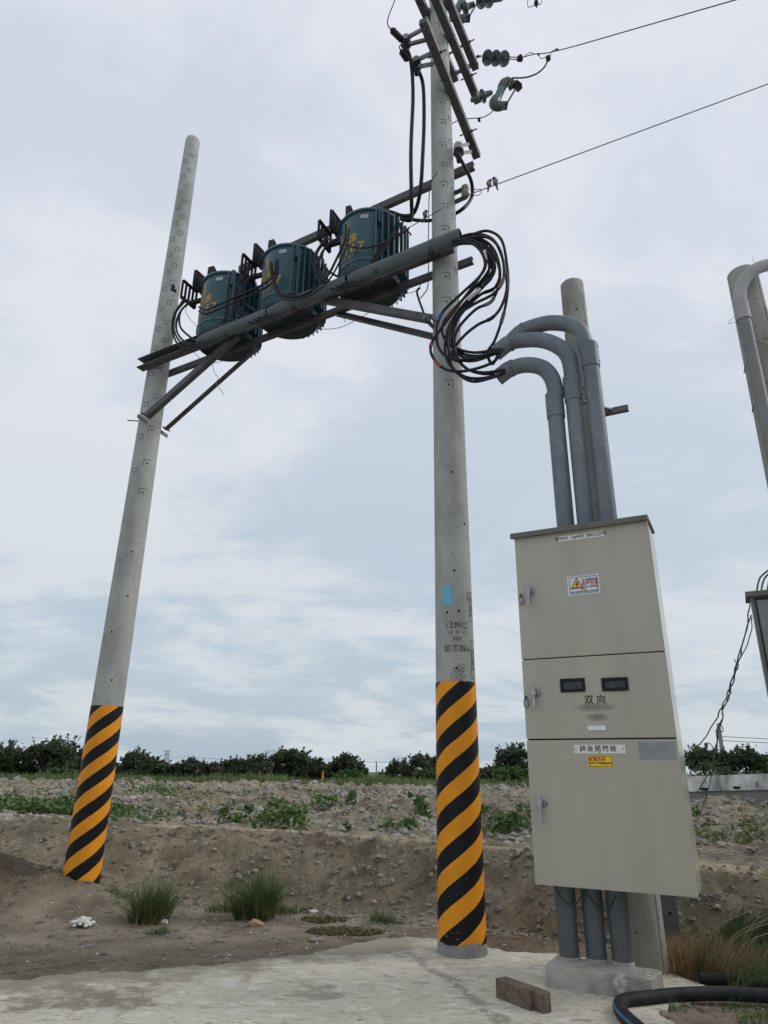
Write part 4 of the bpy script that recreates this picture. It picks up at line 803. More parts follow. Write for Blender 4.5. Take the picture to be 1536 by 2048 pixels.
# ================================================================ beige electrical cabinet
CB0 = fr(4.575, .475, 0); CBW = .951; CBD = .40; CBZ0, CBZ1 = .545, 2.872
def cb(a, b, z): return CB0 + u * a - nf * b + UP * z              # a along the front, b into the cabinet
def cbp(x, y): q = pn(x, y, .475); return (q - CB0).dot(u), q.z
tCab = thing('electrical_cabinet', 'tall beige steel cabinet with three doors, two meter windows and a dark sloping cap', 'cabinet', cb(CBW / 2, CBD / 2, CBZ0))
def cbox(mb, a0, a1, b0, b1, z0, z1, m=0): mb.obox(cb((a0 + a1) / 2, (b0 + b1) / 2, (z0 + z1) / 2), u * ((a1 - a0) / 2), -nf * ((b1 - b0) / 2), UP * ((z1 - z0) / 2), m)
mb = MB(); cbox(mb, .004, CBW - .004, .030, CBD, CBZ0 + .003, CBZ1 - .02); cbox(mb, .0035, CBW - .0035, .2, .204, CBZ0 + .004, CBZ1 - .03, 0); mb.build('body', mat('cabinet_paint_lit_side', (.42, .405, .35), (.39, .37, .31), 1.2, .16, bump=.01, bscale=200, spec=.8), tCab, .004)  # side's brighter light put into the paint: paler, glossier copy of the doors'
mb = MB()      # cap: lipped sheet projecting over the doors
pf = [(-.035, -.022), (-.035, .012), (-.020, .022), (CBD + .005, .030), (CBD + .005, .012), (-.012, -.004), (-.012, -.022)]
mb.prism([(x, y) for x, y in pf], cb(-.022, 0, CBZ1), -nf, UP, u, CBW + .028); mb.build('roof_cap', cab_top, tCab)
Z1 = cbp(1190, 1311)[1]; Z2 = cbp(1200, 1478)[1]
DZ = [(Z1 + .004, CBZ1 - .012), (Z2 + .005, Z1 - .003), (CBZ0, Z2 - .004)]
doors = []
for z0, z1 in DZ:
    mb = MB(); cbox(mb, 0, CBW, 0, .022, z0, z1); mb.v = mb.v; d = mb.build('door', cab_m, tCab, .0045); doors.append(d)
mb = MB(); cbox(mb, .006, CBW - .006, .023, .030, CBZ0 + .01, CBZ1 - .03); mb.build('door_seal', seam_m, tCab)
for a in (CBW + .001,):
    for z in (2.52, 1.78, .80): mb = MB(); cbox(mb, CBW - .006, CBW - .001, .023, .036, z, z + .05); mb.build('hinge', chrome, tCab)
def handle(x, y, door, ln=1.0):
    a, z = cbp(x, y); c = cb(a, 0, z); mb = MB(); mb.lathe(c, nf, [(0, .027), (.006, .027), (.010, .022), (.018, .018)], 20)
    c2 = cb(a - .014, -.030, z + .006); mb.cyl(c + nf * .01, c2 + nf * 0, .013, seg=12)
    mb.prism([(-.016, .010), (-.010, .026), (0, .034), (.010, .026), (.016, .010), (.014, -.02), (.009, -.045), (.009, -.105 * ln), (.004, -.112 * ln), (-.006, -.112 * ln), (-.009, -.105 * ln), (-.010, -.045), (-.014, -.02)], c2, u, UP, nf, .016)
    mb.build('handle', chrome, door, .002)
handle(1063, 1183, doors[0]); handle(1074, 1386, doors[1]); handle(1087, 1606, doors[2], 1.1)
def sign(name, corners, door, mats, fn, th=.0025, bev=0):   # corners: (x,y) lower-left-ish and upper-right in pixels
    (xa, ya), (xb, yb) = corners; a0, z0 = cbp(xa, ya); a1, z1 = cbp(xb, yb); mb = MB(); cbox(mb, a0, a1, -th, .001, z0, z1, 0)
    ctr = cb((a0 + a1) / 2, -th - .0008, (z0 + z1) / 2); fn(mb, ctr, a1 - a0, z1 - z0); mb.build(name, mats, door)
def dot(mb, c, r, m): mb.add([c + (u * math.cos(k * .785) + UP * math.sin(k * .785)) * r for k in range(8)], [tuple(range(8))], m)
def frame(mb, c, w_, h_, t_, m, rc=0):
    for sx in (-1, 1):
        mb.obox(c + u * sx * (w_ / 2 - t_ / 2), u * t_ / 2, nf * .0003, UP * (h_ / 2 - t_), m); mb.obox(c + UP * sx * (h_ / 2 - t_ / 2), u * w_ / 2, nf * .0003, UP * t_ / 2, m)
def s_kwh(mb, c, w_, h_):
    mb.text('KWH  3ø4W 380/220V', .037, c, u, UP, 1, .0004); dot(mb, c - u * (w_ / 2 - .008), .003, 1); dot(mb, c + u * (w_ / 2 - .008), .003, 1); dot(mb, c + UP * (h_ / 2 - .005), .003, 1); dot(mb, c - UP * (h_ / 2 - .005), .003, 1)
sign('nameplate', ((1117, 1084), (1207, 1061)), doors[0], [white_pl, blk], s_kwh)
def s_warn(mb, c, w_, h_):
    frame(mb, c, w_ * .88, h_ * .86, .003, 1)
    t = c - u * w_ * .20 + UP * h_ * .10; k = w_ * .21
    for s_, m in ((1.0, 1), (.80, 2)): mb.add([t + (-u * k + -UP * k * .80) * s_ + nf * (.0004 if m == 2 else 0), t + (u * k - UP * k * .80) * s_ + nf * (.0004 if m == 2 else 0), t + UP * k * .90 * s_ + nf * (.0004 if m == 2 else 0)], [(0, 1, 2)], m)
    z = [(.004, .020), (-.010, -.002), (-.001, -.002), (-.006, -.022), (.012, .004), (.003, .004), (.010, .020)]; mb.add([t + nf * .001 + u * x * 1.05 + UP * (y - .008) * 1.05 for x, y in z], [tuple(range(7))], 1)
    r = c + u * w_ * .21
    mb.text('AC', .010, r + UP * h_ * .34, u, UP, 1); mb.text('交流開關箱', .0225, r + UP * h_ * .22, u, UP, 1, .0002); mb.text('高壓危險', .029, r + UP * h_ * .04, u, UP, 3, .0005); mb.text('非專業人員請勿開啟', .0125, r - UP * h_ * .12, u, UP, 1, .0002)
    mb.text('警告', .017, c - UP * h_ * .24, u, UP, 3, .0003); mb.text('內有高壓電危險非專業電氣人員請勿碰觸', .0108, c - UP * h_ * .35, u, UP, 1, .0002)
sign('warning_sticker', ((1137, 1192), (1197, 1147)), doors[0], [mat('pale_sticker', (.55, .58, .62), (.62, .64, .67), 6, .4, bump=0), blk, org_s, redl], s_warn, .0012)
def meter_window(p0, p1):
    (xa, ya), (xb, yb) = p0, p1; a0, z0 = cbp(xa, ya); a1, z1 = cbp(xb, yb); mb = MB(); t_ = .020
    for (q0, q1, r0, r1) in ((a0, a1, z0, z0 + t_), (a0, a1, z1 - t_, z1), (a0, a0 + t_, z0 + t_, z1 - t_), (a1 - t_, a1, z0 + t_, z1 - t_)): cbox(mb, q0, q1, -.012, .0, r0, r1)
    mb.build('window_frame', win_f, doors[1], .003)
    mb = MB(); cbox(mb, a0 + t_, a1 - t_, -.003, -.001, z0 + t_, z1 - t_); mb.build('window_pane', glass_m, doors[1])
meter_window((1122, 1385), (1169, 1356)); meter_window((1205, 1383), (1255, 1354))
a_, z_ = cbp(1190, 1400); mb = MB(); mb.text('双 向', .062, cb(a_, -.0008, z_), u, UP, 0, .0008); mb.build('handwriting', blk, doors[1])
def blur_mat():      # rubbed-out pen marks, fading out at their edges
    m = bpy.data.materials.new('rubbed_marks'); m.use_nodes = True; t = m.node_tree; n = t.nodes.new; l = t.links.new; b = t.nodes['Principled BSDF']; o = t.nodes['Material Output']
    tc = n('ShaderNodeTexCoord'); g = n('ShaderNodeTexNoise'); l(tc.outputs['Object'], g.inputs['Vector']); g.inputs['Scale'].default_value = 14; g.inputs['Detail'].default_value = 2
    mp = n('ShaderNodeMapping'); mp.inputs['Location'].default_value = (-.5, -.5, -.5); l(tc.outputs['Generated'], mp.inputs[0]); gr = n('ShaderNodeTexGradient'); gr.gradient_type = 'SPHERICAL'; mp.vector_type = 'POINT'; mp.inputs['Scale'].default_value = (1, 1, 1)
    ve = n('ShaderNodeVectorMath'); ve.operation = 'SCALE'; ve.inputs['Scale'].default_value = 1.5; l(mp.outputs[0], ve.inputs[0]); l(ve.outputs[0], gr.inputs[0])
    k = n('ShaderNodeMath'); k.operation = 'MULTIPLY'; l(gr.outputs['Fac'], k.inputs[0]); l(g.outputs['Fac'], k.inputs[1]); k2 = n('ShaderNodeMath'); k2.operation = 'MULTIPLY'; k2.use_clamp = True; l(k.outputs[0], k2.inputs[0]); k2.inputs[1].default_value = 1.5
    b.inputs['Base Color'].default_value = (.235, .225, .20, 1); b.inputs['Roughness'].default_value = .6; l(k2.outputs[0], b.inputs['Alpha']); return m
bm_ = blur_mat()
for p0, p1 in (((1142, 1424), (1238, 1404)), ((1168, 1443), (1222, 1426))):
    a0, z0 = cbp(*p0); a1, z1 = cbp(*p1); mb = MB(); mb.add([cb(a0, -.0006, z0), cb(a1, -.0006, z0), cb(a1, -.0006, z1), cb(a0, -.0006, z1)], [(0, 1, 2, 3)]); mb.build('rubbed_writing', bm_, doors[1])
sign('label_holder', ((1176, 1461), (1212, 1451)), doors[1], [mat('white_holder', (.80, .82, .84), rough=.35, bump=0), blk], lambda mb, c, w_, h_: frame(mb, c, w_, h_, .003, 0), .005)
def s_tbl(mb, c, w_, h_):
    mb.text('錶後開關箱', .041, c - u * .01, u, UP, 1, .0003, spacing=1.32)
    for q in (u * (w_ / 2 - .012), -u * (w_ / 2 - .012), UP * (h_ / 2 - .006), -UP * (h_ / 2 - .006)): dot(mb, c + q, .004, 1)
sign('nameplate', ((1149, 1507), (1250, 1489)), doors[2], [white_pl, blk], s_tbl)
def s_yel(mb, c, w_, h_):
    frame(mb, c, w_ * .93, h_ * .88, .003, 1); mb.text('有電危險', .027, c - u * w_ * .12 + UP * h_ * .16, u, UP, 2, .0006); mb.text('太陽能發電專用配電箱', .0148, c - UP * h_ * .16, u, UP, 1, .0004)
sign('warning_sticker', ((1177, 1535), (1225, 1511)), doors[2], [yel_s, blk, redl], s_yel, .0012)
sign('metal_plate', ((1280, 1519), (1349, 1484)), doors[2], [mat('grey_plate_cabinet', (.20, .21, .225), (.27, .28, .295), 9, .45, metal=.1, bump=0)], lambda *a: None, .002)
a_, z_ = cbp(1107, 1592); mb = MB(); mb.add([cb(a_ - .002, -.0006, z_ - .035), cb(a_ + .003, -.0006, z_ - .03), cb(a_ + .002, -.0006, z_ + .03), cb(a_ - .001, -.0006, z_ + .035)], [(0, 1, 2, 3)])
a_, z_ = cbp(1212, 1140); mb.add([cb(a_ - .006, -.0006, z_ + .006), cb(a_ - .004, -.0006, z_ + .008), cb(a_ + .006, -.0006, z_ - .006), cb(a_ + .004, -.0006, z_ - .007)], [(0, 1, 2, 3)]); mb.build('scratch', white_bit, tCab)
for x, y, lab in ((1043, 1202, 'small brass padlock hanging by the upper handle of the beige cabinet'), (1053, 1407, 'small padlock hanging by the middle handle of the beige cabinet')):
    a, z = cbp(x, y); t = thing('padlock', lab, 'padlock', cb(a, -.01, z - .02), 'padlocks on the cabinet')
    mb = MB(); cbox(mb, a - .017, a + .017, -.020, -.006, z - .024, z + .018); mb.build('body', mat('dull_brass', (.30, .31, .31), (.2, .21, .21), 50, .5, metal=.4, bump=.05), t, .003)
    mb = MB(); mb.tube([cb(a - .010 * math.cos(k * .314), -.013, z + .018 + .022 * math.sin(k * .314)) for k in range(11)], .003, 6); mb.lathe(cb(a, -.001, z + .042), nf, [(0, .009), (.008, .009), (.008, .003)], 8); mb.build('shackle', galv, t)

# ---------------------------------------------------------------- pipes below, plinth
PL = [(1.19, 4.945), (1.349, 4.906), (1.488, 4.844)]
BL = ['left', 'middle', 'right']
for k, (x, y) in enumerate(PL):
    p = Vector((x, y, .06)); t = thing('conduit_pipe', '%s one of the three thick grey pipes from the plinth into the cabinet bottom' % BL[k], 'conduit', p, 'pipes under the cabinet')
    mb = MB(); mb.tube([p, p + UP * .60], .062, 24); mb.build('pipe', mat('dark_pipe_plastic', (.095, .108, .112), (.065, .075, .078), 3, .45, bump=.06, specks=[(60, .7, (.2, .2, .19))]), t)
    mb = MB(); mb.tube([p + UP * .30, p + UP * .60], .0655, 24); mb.build('sleeve', mat('dark_pipe_sleeve', (.09, .105, .112), (.07, .08, .085), 6, .5, bump=.08), t)
    mb = MB(); mb.tube([p + UP * q for q in (.0, .065, .085)], [.080, .071, .064], 20); mb.build('mortar_ring', mat('mortar_pale', (.36, .35, .32), (.25, .24, .22), 20, .9, bump=.5), t)
q = [Vector((x, y, 0)) + nf * .068 for x, y in PL]
cable([q[0] - u * .05 + UP * .53, q[0] + u * 0 + UP * .46, q[0] + u * .07 + UP * .44, q[1] - u * .03 + UP * .50], .005, 'green wire draped between the left and middle pipes under the cabinet', 'tie_wire', 'wire', m=green_cable)
cable([q[1] - u * .03 + UP * .52, q[1] + u * .02 + UP * .46, q[1] + u * .08 + UP * .42, q[2] - u * .03 + UP * .44, q[2] + u * .01 + UP * .50], .005, 'green wire draped between the middle and right pipes under the cabinet', 'tie_wire', 'wire', m=green_cable)
mb = MB()
corner = [atZ(1087, 1932, .12), atZ(1304, 1962, .12), atZ(1326, 1944, .12), atZ(1112, 1912, .12)]
c_ = sum(corner, Vector()) / 4; c_.z = 0; rr = random.Random(2)
n = 12; lv = []
for z, k_ in ((-.02, 1.015), (.06, 1.0), (.119, .99), (.127, .965)):
    ring = []
    for i in range(4):
        a, b = corner[i], corner[(i + 1) % 4]
        for j in range(n):
            t_ = j / n; p = a + (b - a) * t_; ed = min(t_, 1 - t_); p = c_ + (Vector((p.x, p.y, 0)) - c_) * k_ * (1 - .015 * max(0, 1 - ed * 12)); ring.append(Vector((p.x + (rr.random() - .5) * .008, p.y + (rr.random() - .5) * .008, z + (rr.random() - .5) * .006)))
    lv.append(ring)
vs = [p for r_ in lv for p in r_]; N_ = 4 * n
mb.add(vs, [(r_ * N_ + i, r_ * N_ + (i + 1) % N_, (r_ + 1) * N_ + (i + 1) % N_, (r_ + 1) * N_ + i) for r_ in range(3) for i in range(N_)], 0, False); mb.add(lv[3], [tuple(range(N_))])
tag(mb.build('concrete_plinth', mat('plinth_concrete', (.40, .39, .345), (.25, .24, .21), 3.5, .9, bump=.5, bscale=40, spread=(.42, .6), specks=[(7, .60, (.46, .455, .42))])), 'low rough concrete block that the three grey pipes rise from', 'plinth')

# ---------------------------------------------------------------- goosenecks above the cabinet
GN = [([(1113, 790), (1103, 755), (1083, 735), (1050, 730), (1018, 738)], (1000, 752), 3.80, 'front left and lowest of the three grey goosenecks'),
      ([(1146, 760), (1137, 715), (1115, 692), (1080, 680), (1040, 681), (1017, 686)], (996, 703), 4.20, 'middle one of the three grey goosenecks'),
      ([(1172, 700), (1163, 668), (1140, 650), (1100, 646), (1062, 655), (1042, 664)], (1020, 686), 4.45, 'right and tallest of the three grey goosenecks')]
BS = [(1131, 1047), (1172, 1042), (1216, 1035)]
for k, (pts, mouth, zc, lab) in enumerate(GN):
    b = pn(*BS[k], .275); b0 = Vector((b.x, b.y, CBZ1 + .01)); nn_ = .275 - (.0, .02, .05)[k]
    arc = spline([pn(x, y, nn_) for x, y in pts], 6); top = Vector((b.x, b.y, arc[0].z - .12)); R_ = .066
    t = thing('gooseneck_pipe', lab + ' rising from the cabinet top', 'conduit', b0, 'gooseneck pipes above the cabinet')
    mb = MB(); mb.tube([b0, top], R_, 24); mb.build('pipe', pvc, t)
    mb = MB(); mb.tube([top + UP * .10] + arc, R_ + .001, 24); mb.build('bend', pvc, t)
    mb = MB(); mb.tube([top - UP * .09, top + UP * .13], R_ + .007, 24)
    for zz_ in (-.05, .09):
        for a in (-.9, .1, 1.0): mb.cyl(top + UP * zz_ + azd(a)[0] * (R_ + .004), top + UP * zz_ + azd(a)[0] * (R_ + .012), .006, seg=6)
    mb.build('coupling', pvc, t)
    e = arc[-1]; d = (arc[-1] - arc[-3]).normalized(); m_ = pn(*mouth, nn_); d2 = (m_ - e).normalized(); L = (m_ - e).length
    mb = MB(); sg = 24; pr = [(-.03, R_ + .006), (.02, R_ + .006), (.5 * L, R_ + .004), (L + .015, R_ + .003)]; P_ = [e - d * .03, e + d * .0 + d2 * .02, e + d2 * (L * .55), e + d2 * (L + .03)]
    mb.tube(P_, [R_ + .006, R_ + .006, R_ + .005, R_ + .006], sg, caps=False); mb.tube(P_[1:], [R_ - .004] * 3, sg, 1, caps=False)
    mb.build('hood', [pvc, hole_m], t)
    mb = MB(); mb.tube([e - d * .035, e - d * .022], R_ + .009, sg); mb.build('tape_band', glue, t)

# ================================================================ dark cabinet at the right edge, twisted cable
YE = 4.0
e0 = atY(1502, 1200, YE); tE = thing('electrical_cabinet', 'dark grey steel cabinet cut off by the right edge of the picture', 'cabinet', Vector((e0.x + .3, YE, 1.2)))
ue = (u + Vector((0, .0, 0))).normalized(); ne = nf
zt, zb_ = atY(1500, 1190, YE).z, 1.32
def eb(mb, a0, a1, b0, b1, z0, z1, m=0): mb.obox(Vector((e0.x, YE, 0)) + ue * (a0 + a1) / 2 - ne * (b0 + b1) / 2 + UP * (z0 + z1) / 2, ue * (a1 - a0) / 2, -ne * (b1 - b0) / 2, UP * (z1 - z0) / 2, m)
mb = MB(); eb(mb, 0, .62, .012, .22, zb_, zt); mb.build('body', dcab_f, tE, .003)
mb = MB(); eb(mb, -.025, .645, -.02, .24, zt + .001, zt + .018); eb(mb, -.025, .645, -.022, -.019, zt - .012, zt + .018); mb.build('roof_cap', dcab_f, tE)
mb = MB(); eb(mb, .028, .60, -.003, .011, zb_ + .04, zt - .035); dE = mb.build('door', dcab, tE, .003)
mb = MB(); eb(mb, .018, .615, .0085, .0115, zb_ + .025, zt - .02); mb.build('door_gap', seam_m, tE)
mb = MB(); c = Vector((e0.x, YE, 0)) + ue * .085 + ne * .012 + UP * 1.93; mb.bar(c, c + ue * .06, .015, .02, UP); mb.bar(c + ue * .03, c + ue * .03 - UP * .1, .015, .015, ue); mb.build('handle', black_rub, dE)
for k, (a, b) in enumerate(((1513, 1522), (1522, 1532), (1534, 1541))):
    cable([atY(a, 1186, YE + .1), atY(a + 3, 1168, YE + .1), atY(b, 1153, YE + .1), atY(b + 18, 1138, YE + .1)], .0055, 'thin cables rising from the cap of the dark cabinet at the right edge', 'thin_cable', 'cable', 'cables on top of the dark cabinet', m=cable_g)
YT = 4.3
TW = [([(1500, 1208), (1497, 1225), (1494, 1255), (1482, 1300), (1473, 1335), (1462, 1372), (1452, 1400), (1440, 1425), (1425, 1450), (1410, 1475), (1378, 1512), (1340, 1550)], 'twisted cable that runs from the dark cabinet down behind the beige one'),
      ([(1502, 1230), (1492, 1262), (1478, 1310), (1470, 1345), (1458, 1385), (1448, 1420), (1440, 1445), (1432, 1480), (1428, 1510), (1418, 1545), (1400, 1575), (1388, 1592)], 'twisted cable ending frayed in mid air beside the beige cabinet'),
      ([(1504, 1235), (1503, 1258), (1496, 1285), (1480, 1318), (1472, 1340), (1460, 1378), (1447, 1412), (1441, 1450), (1432, 1500), (1424, 1545), (1410, 1600), (1395, 1640)], 'thin straight cable hanging from the twisted bunch down to the field')]
for k, (pts, lab) in enumerate(TW):
    pp = [atY(x, y, YT + (0 if i < 8 else (i - 7) * .5)) for i, (x, y) in enumerate(pts)]; t_ = spline(pp, 8)
    t_ = [p + Vector((math.sin(i * .55 + k * 2.1), math.cos(i * .55 + k * 2.1), 0)) * (.008 if 24 < i < 60 else .002) for i, p in enumerate(t_)]
    mb = MB(); mb.tube(t_, .0042 if k < 2 else .0032, 6); o = mb.build('twisted_cable', cable_g); tag(o, lab, 'cable', 'twisted cables beside the cabinets')
for pts, lab in (([(1441, 1446), (1446, 1462), (1430, 1462)], 'upper frayed wire end on the twisted bunch'), ([(1408, 1487), (1420, 1487), (1430, 1500), (1436, 1492)], 'forked wire end low on the twisted bunch'), ([(1468, 1318), (1474, 1328), (1478, 1322)], 'small wire knot high on the twisted bunch'), ([(1455, 1380), (1461, 1383), (1463, 1388)], 'tiny wire end at the middle of the twisted bunch')):
    cable([atY(x, y, YT) for x, y in pts], .0028, lab, 'wire_end', 'wire', m=cable_g)
for pts, lab in (([(1385, 1642), (1440, 1648), (1536, 1646), (1620, 1640)], 'upper thin string stretched over the field at the right edge'), ([(1400, 1706), (1460, 1710), (1536, 1719), (1640, 1735)], 'lower thin string stretched over the field at the right edge'), ([(1405, 1786), (1460, 1802), (1536, 1815), (1640, 1835)], 'pale string running right from the lower corner of the beige cabinet')):
    cable([atY(x, y, 5.0) for x, y in pts], .0022, lab, 'string', 'string', m=wire_l)

# ---------------------------------------------------------------- hose, timber, stones
hp = [(-.05 + 1.40, 3.35), (1.30, 3.75), (1.275, 4.02), (1.275, 4.26), (1.34, 4.43), (1.50, 4.50), (1.72, 4.57), (1.95, 4.60), (2.2, 4.56), (2.5, 4.42), (2.9, 4.2), (3.4, 3.9)]
hpz = [Vector((x, y, .042 + max(0, hz(x, y)) * (1 if x > 1.9 else 0))) for x, y in hp]
o = cable(hpz, .036, 'thick black hose curling over the concrete in the bottom right corner', 'rubber_hose', 'hose', m=rubber_hose, n=8, seg=20)
mb = MB(); t_ = spline(hpz, 8)[:34]; mb.tube([p + Vector((-.030, -.012, .016)) for p in t_], .009, 8); mb.build('stripe', hose_blue, o)
cable([Vector((x, y, hz(x, y) + .05)) for x, y in [(1.98, 4.93), (2.12, 4.90), (2.3, 4.76), (2.6, 4.55), (3.0, 4.3)]], .032, 'second piece of black hose lying behind the first at the right edge', 'rubber_hose', 'hose', m=rubber_hose, n=8, seg=20)
ta, tb_ = atZ(1002, 1968, .075), atZ(1090, 2000, .075); ta.z = tb_.z = .062; dt = (tb_ - ta).normalized(); st = Vector((-dt.y, dt.x, 0))
tT = MB(); tT.obox((ta + tb_) / 2 - dt * .035, dt * ((tb_ - ta).length / 2 - .035), st * .042, UP * .047); tT.obox(tb_ - dt * .036 + st * .012, dt * .038, st * .031, UP * .0455)
tag(tT.build('timber_block', wood, None, .004), 'weathered brown timber block with a notched end lying on the concrete', 'timber')
def stone(px, py, r, m, label, cat='stone', sq=(1.3, .9, .8), g=None, zoff=.3, name='stone', z0=0.0):
    p = atZ(px, py, z0)
    for _ in range(12): p = atZ(px, py, hz(p.x, p.y))
    mb = MB(); mb.ball(p + UP * r * sq[2] * zoff, r, 2, sq=sq, jit=.16, seed=int(px * 7 + py)); return tag(mb.build(name, m), label, cat, g)
stone(512, 1852, .048, stone_t, 'rounded tan stone in front of the right grass tuft', sq=(1.3, 1, .8))
stone(86, 1811, .062, stone_t, 'flat tan stone lying on the dark mound left of the striped pole', sq=(1.3, .9, .55))
stone(38, 1779, .034, stone_g, 'grey stone half buried in the dark mound at the left edge', sq=(1.3, 1, .6))
stone(180, 1822, .050, stone_g, 'jagged pale grey rubble piece below the left striped pole', sq=(.6, 1, 1.0), m=None) if False else stone(180, 1822, .050, mat('pale_rubble', (.42, .41, .38), (.2, .195, .18), 14, .9, bump=.6), 'jagged pale rubble piece below the foot of the left striped pole', sq=(.7, .9, 1.0))
stone(163, 1797, .035, mat('pale_rubble', (.42, .41, .38)), 'flat pale rubble piece just above the jagged one under the left pole', sq=(1.4, .9, .4))
stone(84, 1774, .040, mat('pale_rubble', (.42, .41, .38)), 'broken whitish rubble piece on the crest of the dark mound', sq=(1.3, .9, .5))
stone(1040, 1778, .072, mat('bank_rock', (.22, .205, .18), (.12, .11, .095), 14, .95, bump=.6), 'rounded grey rock sticking out of the bank left of the cabinet bottom', sq=(1, .9, .9))
stone(855, 1785, .050, mat('bank_rock', (.22, .205, .18)), 'round grey clod at the foot of the bank left of the striped pole', sq=(1.2, .9, .8))
stone(1010, 1812, .055, mat('bank_rock', (.22, .205, .18)), 'dark clod in the bank below the rounded grey rock', sq=(1.3, .9, .7))
stone(782, 1722, .060, mat('bank_rock_dark', (.13, .12, .10), (.08, .075, .065), 14, .95, bump=.6), 'dark round clod embedded near the top of the bank', sq=(.9, .7, 1))
stone(625, 1825, .036, white_bit, 'crumpled white scrap at the foot of the bank', 'litter', sq=(1.4, .8, .5), name='white_scrap')
stone(325, 1846, .038, white_bit, 'crumpled whitish lump at the right foot of the left grass tuft', 'litter', sq=(1.2, .9, .6), name='white_scrap')
stone(178, 1893, .022, stone_g, 'small dark pebble alone on the dirt below the white fluff', sq=(1.3, .9, .5)); stone(505, 2000, .018, stone_g, 'dark pebble on the pale concrete left of the timber block', sq=(1, .9, .7)); stone(408, 2013, .016, stone_g, 'tiny dark pebble on the pale concrete at the bottom', sq=(1, .9, .7))
stone(870, 1925, .014, stone_g, 'small dark pebble beside the foot of the tall striped pole', sq=(1.3, .9, .6)); stone(300, 1890 - 2, .012, stone_g, 'small dark pebble in the dirt below the left grass tuft')
p = atZ(162, 1852, .0); mb = MB(); rr = random.Random(9)
for k in range(26): mb.ball(p + Vector((rr.gauss(0, .040), rr.gauss(0, .03), .012 + abs(rr.gauss(0, .018)))), .012 + rr.random() * .016, 1, sq=(1.3, 1, .7), jit=.3, seed=k)
for k in range(60):
    a = rr.random() * 6.28; q = p + Vector((math.cos(a) * .05 * rr.random() * 1.5, math.sin(a) * .04, .02 + rr.random() * .03)); mb.tube([q, q + Vector((rr.gauss(0, .03), rr.gauss(0, .02), rr.random() * .03))], .0012, 4)
tag(mb.build('feather_clump', fluff), 'clump of white fluff lying on the bare dirt', 'fluff')
mb = MB(); p = atZ(632, 1880, .0); p.z = hz(p.x, p.y) + .004; mb.lathe(p, UP, [(0, .05), (.006, .052), (.012, .045), (.010, .03)], 20); tag(mb.build('metal_disc', stone_g), 'flat rusty disc half sunk in the dirt between tuft and striped pole', 'disc')

# ================================================================ plants
def blades(name, base, hgt, wid, lean, m, curl=.5, seg=3, seed=1, parent=None, as_stuff=None):
    r = np.random.default_rng(seed); n = len(base); base = np.asarray(base, float); hgt = np.broadcast_to(hgt, n); az = r.random(n) * 6.283
    face = np.stack([np.cos(az), np.sin(az), np.zeros(n)], -1); lean = np.asarray(lean); VV = []
    for i in range(seg + 1):
        t = i / seg; c = base + lean * (t ** (1 + curl))[..., None] * hgt[:, None] if np.ndim(t) else base + lean * (t ** (1 + curl)) * hgt[:, None]
        ln = np.linalg.norm(lean, axis=1); up = hgt * (t - .28 * np.clip(ln, 0, 1.6) * t * t); c = c + np.stack([0 * up, 0 * up, up], -1)
        w_ = (wid * (1 - t) ** .6 * (1 if i < seg else .15)); w_ = np.broadcast_to(w_, n)
        VV += [c - face * w_[:, None] / 2, c + face * w_[:, None] / 2]
    V = np.stack(VV, 1).reshape(-1, 3); k = 2 * (seg + 1); b = (np.arange(n) * k)[:, None, None]
    q = np.array([[2 * i, 2 * i + 1, 2 * i + 3, 2 * i + 2] for i in range(seg)])[None]; return npmesh(name, V, (b + q).reshape(-1, 4), m, parent=parent)
def tuft(px, py, rad, h, n, label, m=grass_m, seed=1, spread=.9, name='grass_tuft', cat='grass tuft', g=None, wid=.007):
    c = atZ(px, py, 0.0)
    for _ in range(10): c = atZ(px, py, hz(c.x, c.y))
    r = np.random.default_rng(seed); K = 9; kc = r.random((K, 2)) * 2 - 1; kc *= rad * .75; ka = r.random(K) * 6.283; kl = r.random(K) * .55 * spread; kh = .55 + .45 * r.random(K); w8 = r.random(K) + .3; w8 /= w8.sum()
    ci = r.choice(K, n, p=w8); a = r.random(n) * 6.283; q = r.random(n) ** .6 * rad * .5; x = c.x + kc[ci, 0] + np.cos(a) * q; y = c.y + kc[ci, 1] * .7 + np.sin(a) * q * .8
    base = np.stack([x, y, height(x, y) - .005], -1) - np.array([c.x, c.y, 0]); la = a + r.normal(0, 1.3, n); lm = r.random(n) ** 1.4 * spread * .9
    lean = np.stack([np.cos(la) * lm + np.cos(ka[ci]) * kl[ci] + base[:, 0] / rad * .3 * spread, np.sin(la) * lm + np.sin(ka[ci]) * kl[ci] + base[:, 1] / rad * .2, 0 * lm], -1)
    hh = h * (.2 + .8 * r.random(n) ** 1.2) * kh[ci]; wid = wid * (.5 + r.random(n))
    o = blades(name, base, hh, wid, lean, m, seed=seed); o.location = (c.x, c.y, 0); return tag(o, label, cat, g)
tuft(296, 1842, .14, .47, 1300, 'dense green grass tuft right of the left striped pole', seed=2, spread=1.25, wid=.008)
tuft(292, 1848, .17, .30, 50, 'dry straw coloured blades inside the left grass tuft', m=dry_m, seed=52, spread=1.2, wid=.005, name='dead_grass')
tuft(512, 1838, .15, .58, 1500, 'tallest dark green grass tuft, behind the rounded tan stone', seed=3, spread=1.15, wid=.008)
tuft(516, 1844, .20, .34, 60, 'dry straw coloured blades inside the tallest grass tuft', m=dry_m, seed=53, spread=1.2, wid=.005, name='dead_grass')
tuft(300, 1866, .13, .10, 220, 'small flat patch of grass in front of the left tuft', seed=4, spread=1.6)
tuft(768, 1845, .10, .17, 240, 'small bright grass tuft left of the tall striped pole', seed=5, spread=1.2, m=leaf_m)
tuft(455, 1822, .16, .16, 260, 'thin low grass fringe on the left side of the tallest tuft', seed=6, spread=1.4)
